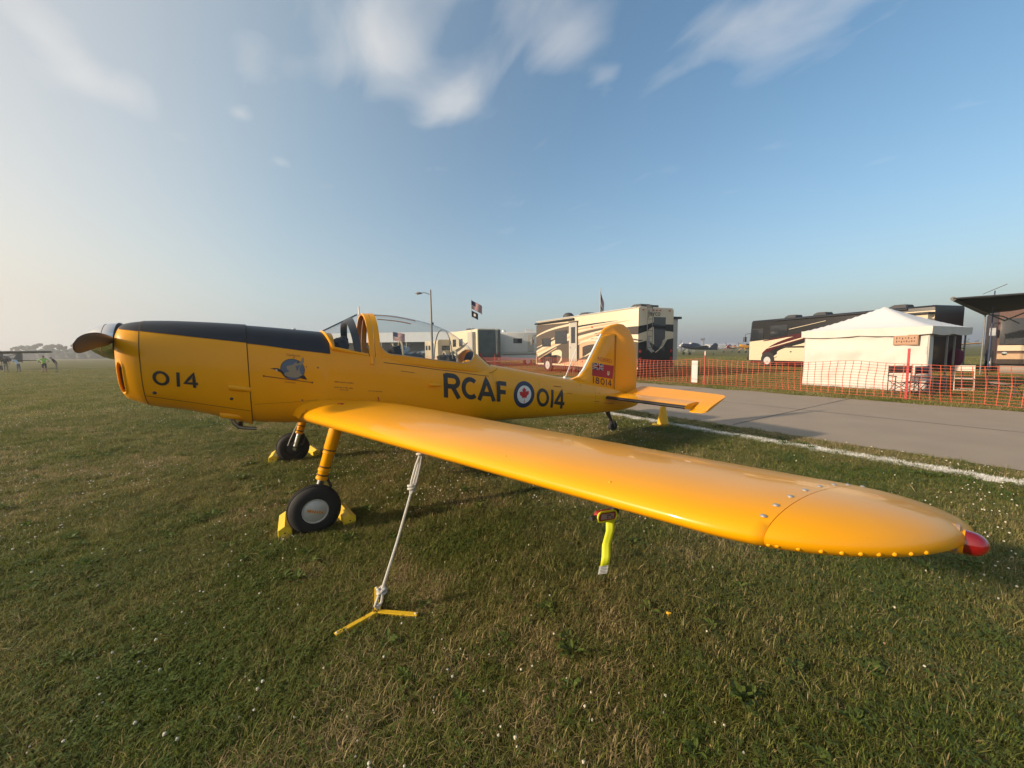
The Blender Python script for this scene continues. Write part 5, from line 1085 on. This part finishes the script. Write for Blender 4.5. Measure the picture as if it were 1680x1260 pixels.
w_ = MB().grid([[Vector((.03 + wrink(y, z) * (1 if .1 < y < S_ - .1 else .3) - .05 * (1 - z / 2.2) ** 3, y, z)) for y in lin(.0, S_, 40)] for z in lin(.03, 2.12, 24)]).build('wall', TM, tp); w_.modifiers.new('thick', 'SOLIDIFY').thickness = .004
w_ = MB().grid([[Vector((x, .02 + .03 * mnoise.noise(Vector((x * 4, z, 0))), z)) for x in lin(.0, .42, 8)] for z in lin(.05, 2.12, 14)]).build('wall', TM, tp); w_.modifiers.new('thick', 'SOLIDIFY').thickness = .004
w_ = MB().grid([[Vector((x, S_ - .02 + .03 * mnoise.noise(Vector((x * 3, z, 5))), z)) for x in lin(.0, S_, 20)] for z in lin(.05, 2.12, 14)]).build('wall', TM, tp); w_.modifiers.new('thick', 'SOLIDIFY').thickness = .004
PG = M('tent_pole_grey', (.30, .30, .30), .4, metal=.5)
for x, y in ((.06, .06), (S_ - .03, .06), (.06, S_ - .06), (S_ - .03, S_ - .06), (S_ * .5, .06), (S_ * .72, .08)): MB().box((x, y, 1.08), (.045, .045, 2.16)).build('pole', PG, tp, smooth=False)
sg_ = thing('wooden_sign', 'small brown wooden sign hung on the tent front wall', 'sign', Vector((17.95, -2.02, 0)) + Matrix.Rotation(-.10, 3, 'Z') @ Vector((-.06, .55, 1.62)), -.10)
MB().box((0, 0, .15), (.025, .62, .34)).build('board', M('sign_wood', (.36, .20, .115), .8, var=.2, vs=5, stretch=(1, 1, 8)), sg_, smooth=False)
MB().box((-.015, 0, .15), (.006, .55, .27)).build('panel', M('sign_panel', (.42, .26, .17), .8), sg_, smooth=False)
for r_i, (z, n_) in enumerate(((.21, 7), (.10, 8))):
    for k in range(n_):
        MB().box((-.021, .22 - k * .44 / (n_ - 1), z + .012 * math.sin(k * 2.2)), (.005, .028, .05 + .015 * math.cos(k * 3))).build('carved_mark', M('sign_burn', (.10, .045, .022), .8), sg_, smooth=False)
def director_chair(loc, rz, label, fabric):
    t = thing('director_chair', label, 'chair', loc, rz, 'folding chairs by the tent')
    fr = M('chair_frame', (.05, .045, .045), .45)
    for y in (-.28, .28):
        MB().tube([(-.22, y, 0), (-.22, y, .95)], .014, 6).build('leg', fr, t); MB().tube([(.22, y, 0), (.22, y, .62)], .014, 6).build('leg', fr, t); MB().tube([(-.24, y, .62), (.25, y, .62)], .02, 6).build('armrest', fr, t)
        MB().tube([(-.22, y, .04), (.22, y, .44)], .010, 6).build('brace', fr, t)
    for x in (-.22, .22): MB().tube([(x, -.28, .05), (x, .28, .46)], .011, 6).tube([(x, .28, .05), (x, -.28, .46)], .011, 6).build('cross_brace', fr, t)
    MB().grid([[Vector((x, y, .46 - .05 * (1 - (y / .28) ** 2))) for x in lin(-.22, .22, 5)] for y in lin(-.28, .28, 9)]).build('seat', fabric, t).modifiers.new('thick', 'SOLIDIFY').thickness = .008
    MB().grid([[Vector((-.22 - .05 * (1 - (y / .28) ** 2), y, z)) for z in (.70, .94)] for y in lin(-.28, .28, 9)]).build('backrest', fabric, t).modifiers.new('thick', 'SOLIDIFY').thickness = .008
NVF = M('navy_canvas', (.03, .035, .06), .85); GRF = M('dark_canvas', (.045, .03, .03), .85); KHF = M('khaki_canvas', (.25, .22, .18), .85)
director_chair((16.75, -1.72, 0), R(215), 'dark folding director chair standing behind the red fence stake', GRF)
director_chair((16.72, -2.32, 0), R(250), 'navy folding director chair beside the open corner of the tent', NVF)
director_chair((18.2, -3.62, 0), R(160), 'khaki folding camp chair standing in the grass outside the tent opening', KHF)
fc = thing('folding_chair', 'white plastic folding chair with slim legs in the tent opening', 'chair', (19.6, -2.62, 0), R(190), 'folding chairs by the tent')
WP = M('white_plastic', (.60, .53, .44), .45)
for y in (-.22, .22): MB().tube([(.20, y, 0), (-.18, y, .88)], .014, 6).build('leg', WP, fc); MB().tube([(-.22, y, 0), (.16, y, .46)], .014, 6).build('leg', WP, fc)
MB().box((.0, 0, .45), (.42, .42, .03)).build('seat', WP, fc, smooth=False); MB().box((-.165, 0, .78), (.03, .44, .20), rot=Matrix.Rotation(R(-24), 3, 'Y')).build('backrest', WP, fc, smooth=False); MB().tube([(-.20, -.22, .08), (-.20, .22, .08)], .01, 6).tube([(.18, -.22, .06), (.18, .22, .06)], .01, 6).build('stretcher', WP, fc)
tb = thing('folding_table', 'low pale folding table standing under the white tent roof', 'table', (20.3, -.9, 0), -.1)
MB().box((0, 0, .72), (.75, 1.6, .05)).build('table_top', WP, tb, smooth=False)
for x in (-.3, .3):
    for y in (-.65, .65): MB().tube([(x, y, 0), (x, y, .7)], .018, 6).build('leg', DARKM, tb)
for (x, y, col_, lb) in ((20.25, -.45, (.45, .45, .42), 'pale grey storage bin on the table under the tent'), (20.35, -1.15, (.07, .07, .07), 'black equipment box on the table under the tent')):
    b_ = thing('storage_bin', lb, 'bin', (x, y, .747)); MB().loft([[Vector((sx * k, sy * k, z)) for sx, sy in ((-.2, -.24), (.2, -.24), (.2, .24), (-.2, .24))] for z, k in ((0, .88), (.30, 1), (.30, 1.05), (.34, 1.05))]).build('tub', M('bin_%d' % int(y * -100), col_, .6), b_, smooth=False); MB().box((0, 0, .35), (.44, .52, .03)).build('lid', MATS['bin_%d' % int(y * -100)], b_, smooth=False)
jk = thing('hanging_jacket', 'dark magenta jacket hanging at the back of the tent', 'jacket', (21.3, -2.15, 1.1)); lump((0, 0, .0), (.12, .2, .36), 4).build('cloth', M('magenta_cloth', (.10, .012, .04), .85), jk); MB().tube([(0, -.2, .33), (0, 0, .40), (0, .2, .33)], .012, 6).build('hanger', DARKM, jk)

# ================================================================== lamp post, flags
lp = thing('street_lamp', 'tall grey lamp post with a single curved arm behind the canopy', 'street lamp', at(711, 36))
LG = M('lamp_grey', (.20, .20, .20), .5, metal=.4); aL = rgt * -1
MB().tube([(0, 0, 0), (0, 0, 7.25)], [.12, .075], 10).build('pole', LG, lp); MB().lathe([(0, .2), (.05, .2), (.3, .13)], (0, 0, 0), (0, 0, 1), 12).build('base', LG, lp)
MB().tube([Vector((0, 0, 6.78)), aL * .45 + Vector((0, 0, 6.98)), aL * .9 + Vector((0, 0, 6.97))], .035, 8).build('arm', LG, lp)
hd = MB().loft([[aL * (.8 + .62 * u) + Vector((0, 0, 6.93 + .02 * math.sin(3 * u))) + (Vector((-aL.y, aL.x, 0)) * math.cos(a) * 1.2 + Vector((0, 0, 1)) * math.sin(a) * .8) * (.03 + .11 * math.sin(math.pi * min(1, .15 + u * .85))) for a in lin(0, 2 * math.pi, 13)[:-1]] for u in lin(0, 1, 9)]).build('lamp_head', LG, lp)
MB().dome(aL * 1.18 + Vector((0, 0, 6.88)), .12, (0, 0, -1), 12).build('lens', M('lamp_lens', (.4, .4, .38), .3), hd)
MB().box((.1, -.08, 4.15), (.14, .1, .25)).build('junction_box', DARKM, lp, smooth=False)
FWHT = M('flag_white', (.55, .52, .50), .8); FRED = M('flag_red', (.32, .03, .035), .8); FBLU = M('flag_navy', (.03, .035, .09), .8); FBLK = M('flag_black', (.02, .02, .022), .8)
def flag(name, label, base, h, pole_r, w, hh, droop, dirv, kind, group):
    t = thing(name, label, 'flag', base, 0, group)
    MB().tube([(0, 0, 0), (0, 0, h)], pole_r, 6).build('pole', M('pole_pale', (.5, .5, .5), .4), t); MB().dome((0, 0, h), .05, (0, 0, 1), 8).build('finial', M('pole_pale', (.5, .5, .5), .4), t)
    def cloth(z0, w, hh, nm, ml, pick):
        nx, nz_ = 12, 13; V = []; F = []; MI = []
        for i in range(nx + 1):
            for j in range(nz_ + 1):
                u, v = i / nx, j / nz_; q = dirv * (w * u * (1 - .3 * droop)) + Vector((-dirv.y, dirv.x, 0)) * (.10 * math.sin(u * 7 + v) * u); V.append(q + Vector((0, 0, z0 - hh * v - w * u * droop)))
        for i in range(nx):
            for j in range(nz_): a = i * (nz_ + 1) + j; F.append((a, a + 1, a + nz_ + 2, a + nz_ + 1)); MI.append(pick(i, j))
        me = bpy.data.meshes.new(nm); me.from_pydata(V, [], F)
        for q in ml: me.materials.append(q)
        me.polygons.foreach_set('material_index', MI); o = bpy.data.objects.new(nm, me); col.objects.link(o); o.parent = t; return o
    cloth(h - .05, w, hh, 'flag_cloth', [FRED, FWHT, FBLU], lambda i, j: 2 if (i < 5 and j < 7) else j % 2)
    if kind: cloth(h - .15 - hh - .05, w * .62, hh * .75, 'lower_flag', [FBLK, FWHT], lambda i, j: 1 if (4 <= i <= 7 and 4 <= j <= 8) else 0)
gF = 'flags flying above the motorhomes'
flag('flag_pole', 'striped flag over a small black flag on a pole above dark-backed motorhome', at(776, 34), 6.05, .025, 1.1, .72, .45, (rgt * .95 + fwd * .2).normalized(), 1, gF)
flag('flag_pole', 'striped flag hanging limp over a black flag behind the cream motorhome', at(984, 36), 7.2, .03, 1.25, 1.0, 1.4, (rgt * .5 + fwd * .5).normalized(), 1, gF)
flag('flag_pole', 'small striped flag seen through the canopy above the trailer', at(648, 60), 4.75, .03, 1.9, 1.3, .18, rgt, 0, gF)

# ================================================================== other aircraft
def far_plane(label, loc, rz, sc, cb, cw, high=False, ct=None, tail=True, nose=None):
    t = thing('parked_aircraft', label, 'aircraft', loc, rz, 'other aircraft parked on the field'); ct = ct or cb
    P = [(0, .25, 0), (.25, .42, .02), (1.2, .52, 0), (2.6, .58, .08), (4.2, .42, .12), (6.4, .2, .2), (7.6, .08, .26)]
    pitch = R(9); ro = Matrix.Rotation(pitch, 3, 'Y'); z0 = 1.75
    tf = lambda q: (ro @ Vector((q[0] - 1.5, q[1], q[2])) + Vector((0, 0, z0))) * sc
    MB().loft([[tf((x, r * .85 * math.cos(a), dz + r * math.sin(a))) for a in lin(0, 2 * math.pi, 17)[:-1]] for x, r, dz in P]).build('fuselage', cb, t)
    if nose: MB().loft([[tf((x, r * .87 * math.cos(a), dz + r * 1.03 * math.sin(a))) for a in lin(0, 2 * math.pi, 17)[:-1]] for x, r, dz in P[:3]]).build('cowling', nose, t)
    zw = .62 if high else -.32
    for sg in (-1, 1):
        rows = []
        for u in (0, .5, .9, 1):
            c_ = (1.75 - .45 * u) * (1 if u < .95 else .6); y = sg * (.2 + 5.2 * u); zz_ = zw + (.05 if high else .42) * u
            rows.append([tf((1.5 + .2 * u + c_ * q[0], y, zz_ + c_ * q[1])) for q in ((0, 0), (.15, .09), (.4, .10), (1, 0), (.4, -.03), (.15, -.04))])
        MB().loft(rows).build('wing', cw, t)
        MB().loft([[tf((6.5 + c0, sg * y, .28)), tf((6.7 + c0, sg * y, .33)), tf((7.5, sg * y, .28)), tf((6.7 + c0, sg * y, .25))] for y, c0 in ((.05, 0), (1.7, .3))]).build('tailplane', cw, t)
        MB().tube([tf((1.4, sg * .4, -.3)), tf((1.1, sg * 1.1, -1.15))], .06 * sc, 6).build('gear_leg', cb, t); MB().lathe([(-.08, .2), (-.08, .28), (0, .32), (.08, .28), (.08, .2)], (0, 0, 0), (0, 1, 0), 14)
        w = MB().lathe([(-.09 * sc, .12 * sc), (-.1 * sc, .26 * sc), (0, .31 * sc), (.1 * sc, .26 * sc), (.09 * sc, .12 * sc)], (tf((1.1, sg * 1.1, 0)).x, sg * 1.15 * sc, .31 * sc), (0, 1, 0), 16).build('wheel', RUB, t)
        if high: MB().tube([tf((1.9, sg * .45, -.3)), tf((2.2, sg * 2.6, .6))], .04 * sc, 6).build('wing_strut', cb, t)
    MB().loft([[tf((x, y, z)) for x, z in ((6.0, .35), (6.9, 1.45), (7.3, 1.55), (7.75, 1.3), (7.8, .1))] for y in (-.04, .04)]).build('fin', ct, t)
    if high: MB().box(tf((2.1, 0, .42)), (1.9 * sc, .95 * sc, .32 * sc), rot=ro).build('cabin_glass', WGLASS, t, smooth=False)
    else: MB().loft([[tf((x, .36 * k * math.cos(a), .42 + h * math.sin(a))) for a in lin(0, math.pi, 9)] for x, k, h in ((1.9, .7, .1), (2.3, 1, .5), (3.4, 1, .5), (4.2, .6, .1))]).build('canopy', WGLASS, t)
    pr_ = MB().lathe([(0, .18 * sc), (.2 * sc, .12 * sc), (.3 * sc, .01)], tf((0.02, 0, 0)), (-1, 0, .16), 12).build('spinner', CHR, t)
    for s in (-1, 1): MB().loft([[tf((-.1, s * r * .35, s * r * .94)) + Vector((0, w_ * sc, 0)), tf((-.13, s * r * .35, s * r * .94)), tf((-.1, s * r * .35, s * r * .94)) - Vector((0, w_ * sc, 0)), tf((-.07, s * r * .35, s * r * .94))] for r, w_ in ((.1, .06), (.6, .1), (1.1, .05))]).build('propeller_blade', DARKM, pr_)
    MB().lathe([(-.04, .05), (-.05, .13), (0, .16), (.05, .13), (.04, .05)], (tf((7, 0, 0)).x, 0, .16 * sc), (0, 1, 0), 12).build('tail_wheel', RUB, t)
    return t
OLV = M('olive_paint', (.03, .034, .026), .5); NVP = M('navy_paint', (.02, .024, .04), .35); FRD = M('aircraft_red', (.42, .03, .02), .35); FYL = M('aircraft_yellow', (.70, .32, .015), .35); FWT = M('aircraft_white', (.65, .64, .62), .35)
def away(px_, d): q = at(px_, d); return q
far_plane('dark olive high-wing aircraft with people standing around it', at(-12, 50), R(84), 1.0, OLV, OLV, True)
far_plane('dark navy low-wing aircraft standing past the ladder motorhome', at(1128, 88), R(-28), 1.1, NVP, NVP)
far_plane('white and red low-wing aircraft parked on the distant field', at(1193, 118), R(10), 1.0, FRD, FWT, ct=FRD, nose=FRD)
far_plane('yellow low-wing aircraft with red tail near the black motorhome nose', at(1218, 104), R(-20), 1.0, FYL, FYL, ct=FRD)
far_plane('yellow aircraft glimpsed past the open corner of the tent', at(1545, 90), R(5), 1.0, FYL, FYL)
far_plane('grey low-wing aircraft glimpsed through the canopy beside the pavilion', at(668, 58), R(-120), 1.0, M('aircraft_grey', (.25, .26, .27), .4), M('aircraft_grey', (.25, .26, .27), .4))

# ================================================================== people
SKIN = M('skin', (.36, .20, .14), .6); 
def person(label, loc, rz, top, trou, hair, lean=0., arms='down', shorts=False, cap=None):
    t = thing('person', label, 'person', loc, rz, None)
    J = {}; E = []
    def j(n, x, y, z, r, par=None):
        if z > .95: x = x + (z - .95) * math.sin(lean); z = .95 + (z - .95) * math.cos(lean)
        J[n] = (Vector((x, y, z)), r)
        if par: E.append((par, n))
    j('pel', 0, 0, .95, .135); j('waist', 0, 0, 1.08, .125, 'pel'); j('chest', .01, 0, 1.30, .15, 'waist'); j('neck', 0, 0, 1.47, .062, 'chest'); j('chin', .03, 0, 1.55, .068, 'neck'); j('head', .015, 0, 1.64, .092, 'chin'); j('crown', 0, 0, 1.71, .07, 'head')
    for s, n in ((1, 'l'), (-1, 'r')):
        j('sh' + n, 0, s * .17, 1.42, .068, 'chest')
        if arms == 'down': e, h = (.02, s * .26, 1.15), (.08, s * .25, .92)
        elif arms == 'hips': e, h = (-.08, s * .40, 1.18), (.08, s * .20, 1.04)
        else: e, h = (.20, s * .24, 1.18), (.42, s * .12, 1.20)
        j('el' + n, *e, .046, 'sh' + n); j('wr' + n, *h, .034, 'el' + n); j('ha' + n, h[0] + .05, h[1], h[2] - .06, .036, 'wr' + n)
        j('hip' + n, 0, s * .09, .88, .10, 'pel'); j('kn' + n, .03 * s + .02, s * .11, .50, .066, 'hip' + n); j('an' + n, .03 * s - .02, s * .12, .09, .045, 'kn' + n); j('toe' + n, .03 * s + .13, s * .14, .035, .035, 'an' + n)
    nm = list(J); me = bpy.data.meshes.new('body'); me.from_pydata([J[k][0] for k in nm], [(nm.index(a), nm.index(b)) for a, b in E], [])
    o = bpy.data.objects.new('body', me); col.objects.link(o)
    sk = o.modifiers.new('skin', 'SKIN'); o.modifiers.new('sub', 'SUBSURF').levels = 1
    for i, k in enumerate(nm): me.skin_vertices[0].data[i].radius = (J[k][1], J[k][1]); me.skin_vertices[0].data[i].use_root = (k == 'pel')
    dg = bpy.context.evaluated_depsgraph_get(); m2 = bpy.data.meshes.new_from_object(o.evaluated_get(dg)); bpy.data.objects.remove(o)
    m2.name = 'body'
    for q in (SKIN, top, trou, hair, M('shoe_dark', (.03, .028, .026), .7)): m2.materials.append(q)
    hd = J['head'][0]
    for p in m2.polygons:
        c = p.center; p.use_smooth = True; r = (c - hd).length; lim = .95
        dy = abs(c.y)
        if c.z < .085: k = 4
        elif c.z < (.50 if shorts else .11): k = 0 if shorts else 2
        elif c.z < lim and dy < .22: k = 2
        elif (c - J['crown'][0]).length < .10 and c.x < hd.x + .05: k = 3
        elif c.z > J['neck'][0].z - .01 and dy < .12: k = 0
        elif any((c - J['wr' + n][0]).length < .12 or (c - J['ha' + n][0]).length < .12 or (c - J['el' + n][0].lerp(J['wr' + n][0], .5)).length < .12 for n in 'lr'): k = 0
        else: k = 1
        p.material_index = k
    ob = bpy.data.objects.new('body', m2); col.objects.link(ob); ob.parent = t
    if cap: MB().lathe([(0, .105), (.06, .10), (.10, .05), (.105, .001)], hd + Vector((0, 0, .02)), (0, 0, 1), 14).box(hd + Vector((.12, 0, .03)), (.12, .14, .012)).build('cap', cap, t)
    for s in (-1, 1): MB().dome(hd + Vector((.075, s * .032, .005)), .010, (1, 0, 0), 6).build('eye', DARKM, ob)
    MB().dome(hd + Vector((.085, 0, -.025)), .016, (1, 0, 0), 8).build('nose', SKIN, ob)
    return t
toward = lambda pxx, d: math.atan2(-(cpos - at(pxx, d)).y, -(cpos - at(pxx, d)).x)
cG = lambda n, c: M(n, c, .85)
person('person in a lime green shirt and dark shorts with hands on hips', at(76, 40), toward(76, 40), cG('lime_shirt', (.38, .62, .10)), cG('dark_shorts', (.05, .035, .04)), cG('hair_dark', (.04, .03, .025)), 0, 'hips', True, cG('cap_red', (.25, .08, .07)))
person('person in a dark jacket and khaki trousers leaning over', at(96, 40.5), toward(96, 40.5) + R(100), cG('dark_jacket', (.025, .026, .035)), cG('khaki_trousers', (.30, .25, .18)), cG('hair_grey', (.2, .2, .2)), R(28), 'down')
person('person in a white shirt bending towards the olive aircraft', at(34, 41), toward(34, 41) + R(60), cG('white_shirt', (.55, .60, .62)), cG('grey_trousers', (.16, .17, .15)), cG('hair_grey', (.2, .2, .2)), R(35), 'reach')
person('person in dark clothes and tan trousers under the olive wing', at(13, 42), toward(13, 42), cG('olive_shirt', (.05, .05, .045)), cG('khaki_trousers', (.30, .25, .18)), cG('hair_dark', (.04, .03, .025)), 0, 'down')

# ================================================================== far woods, tower, hangars
def woods():
    rgw = random.Random(5); m = MB()
    bm = bmesh.new(); bmesh.ops.create_icosphere(bm, subdivisions=1, radius=1); BV = [v.co.copy() for v in bm.verts]; BF = [tuple(x.index for x in f.verts) for f in bm.faces]; bm.free()
    def clump(c, rx, rz, sd):
        m.add([Vector((c.x + v.x * rx * (1 + .35 * mnoise.noise(v * 2.3 + Vector((sd, 0, 0)))), c.y + v.y * rx * (1 + .35 * mnoise.noise(v * 2.3 + Vector((sd, 3, 0)))), c.z + v.z * rz * (1 + .4 * mnoise.noise(v * 2.6 + Vector((0, sd, 0)))))) for v in BV], BF)
    a = -74
    while a < 62:
        b = R(a); left = a < -38; d = (430 + 50 * math.sin(a * .7)) if left else 980 + 120 * math.sin(a)
        h = rgw.uniform(6.5, 9) + (4.0 * math.exp(-((a + 49.5) / 3.2) ** 2)) + 1.2 * math.sin(a * 1.7)
        p_ = cpos + (fwd * math.cos(b) + rgt * math.sin(b)) * d
        clump(Vector((p_.x, p_.y, h * .22)), 4.2, h * .34, a)
        for k in range(9 if left else 4):
            z = h * rgw.uniform(.25, .88); rr = rgw.uniform(1.0, 2.1) * (1.25 - z / h * .5); clump(Vector((p_.x + rgw.uniform(-3.4, 3.4), p_.y + rgw.uniform(-3.4, 3.4), z)), rr * 1.2, rr, rgw.uniform(0, 90))
        a += math.degrees(4.8 / d) * (1 if left else 2.2)
    return m
w = woods().build('far_woods', M('distant_leaves', (.035, .05, .022), .9, c2=(.06, .075, .03), vs=.4), smooth=False, kind='stuff'); w['label'] = 'hazy dark line of trees along the airfield edge'; w['category'] = 'trees'
tw_ = thing('control_tower', 'slim grey control tower rising over the distant trees', 'tower', at(1151, 620)); 
MB().loft([[Vector((r * math.cos(a), r * math.sin(a), z)) for a in lin(0, 2 * math.pi, 9)[:-1]] for z, r in ((0, 2.2), (12, 2.0), (12.5, 3.0), (13.2, 3.2))]).build('shaft', M('tower_grey', (.22, .23, .25), .7), tw_, smooth=False)
MB().loft([[Vector((r * math.cos(a), r * math.sin(a), z)) for a in lin(0, 2 * math.pi, 9)[:-1]] for z, r in ((13.2, 2.9), (16.2, 3.3))]).build('cab_glass', WGLASS, tw_, smooth=False); MB().loft([[Vector((r * math.cos(a), r * math.sin(a), z)) for a in lin(0, 2 * math.pi, 9)[:-1]] for z, r in ((16.2, 3.6), (16.9, 3.4), (17.4, .5))]).build('roof', M('tower_grey', (.22, .23, .25), .7), tw_, smooth=False)
def hangar(pxx, d, wd, dp, h, label, mat):
    t = thing('hangar', label, 'building', at(pxx, d), R(-33)); 
    MB().box((0, 0, h * .36), (wd, dp, h * .72)).build('wall', mat, t, smooth=False)
    MB().add([(-wd/2 - .3, -dp/2 - .3, h * .72), (wd/2 + .3, -dp/2 - .3, h * .72), (wd/2 + .3, dp/2 + .3, h * .72), (-wd/2 - .3, dp/2 + .3, h * .72), (-wd/2 - .3, 0, h), (wd/2 + .3, 0, h)], [(0, 1, 5, 4), (2, 3, 4, 5), (0, 4, 3), (1, 2, 5), (0, 3, 2, 1)]).build('roof', M('hangar_roof', (.5, .5, .5), .6), t, smooth=False)
    for k in range(3): MB().box((-wd/3 + k * wd/3, -dp/2 - .05, h * .3), (wd * .22, .1, h * .55)).build('door', M('hangar_door', (.35, .36, .37), .6), t, smooth=False)
HW = M('hangar_white', (.6, .6, .58), .7)
hangar(176, 330, 14, 9, 4.6, 'pale low hangar in front of the hazy trees by the propeller', HW)
hangar(1180, 420, 30, 14, 5.5, 'long pale hangar in front of the distant trees', HW)
for pxx, d, lb in ((1118, 150, 'small white tent peak on the distant field past the motorhome'), (1131, 142, 'taller white tent peak beside the dark navy aircraft')):
    t = thing('field_tent', lb, 'tent', at(pxx, d)); MB().lathe([(1.9, 2.2), (2.4, 1.3), (3.6, .05)], (0, 0, 0), (0, 0, 1), 8).build('roof', MATS['tent_white'], t, smooth=False)
    for a in range(4): MB().tube([(1.5 * math.cos(a * 1.57), 1.5 * math.sin(a * 1.57), 0), (1.5 * math.cos(a * 1.57), 1.5 * math.sin(a * 1.57), 2)], .05, 6).build('pole', RVW, t)

# ================================================================== haze
hz = MB().box((250, 300, 12.5), (3200, 3200, 27)).build('haze', M('haze_placeholder', (1, 1, 1)), smooth=False, kind='stuff')
hm = bpy.data.materials.new('haze_air'); hm.use_nodes = True; hn = hm.node_tree.nodes; hn.clear(); ho = hn.new('ShaderNodeOutputMaterial'); pvn = hn.new('ShaderNodeVolumePrincipled')
pvn.inputs['Color'].default_value = (.86, .88, .92, 1); pvn.inputs['Density'].default_value = .0011; pvn.inputs['Anisotropy'].default_value = .35
hm.node_tree.links.new(pvn.outputs[0], ho.inputs['Volume']); hz.data.materials.clear(); hz.data.materials.append(hm)
hz['label'] = 'thin pale summer haze over the whole airfield'; hz['category'] = 'haze'
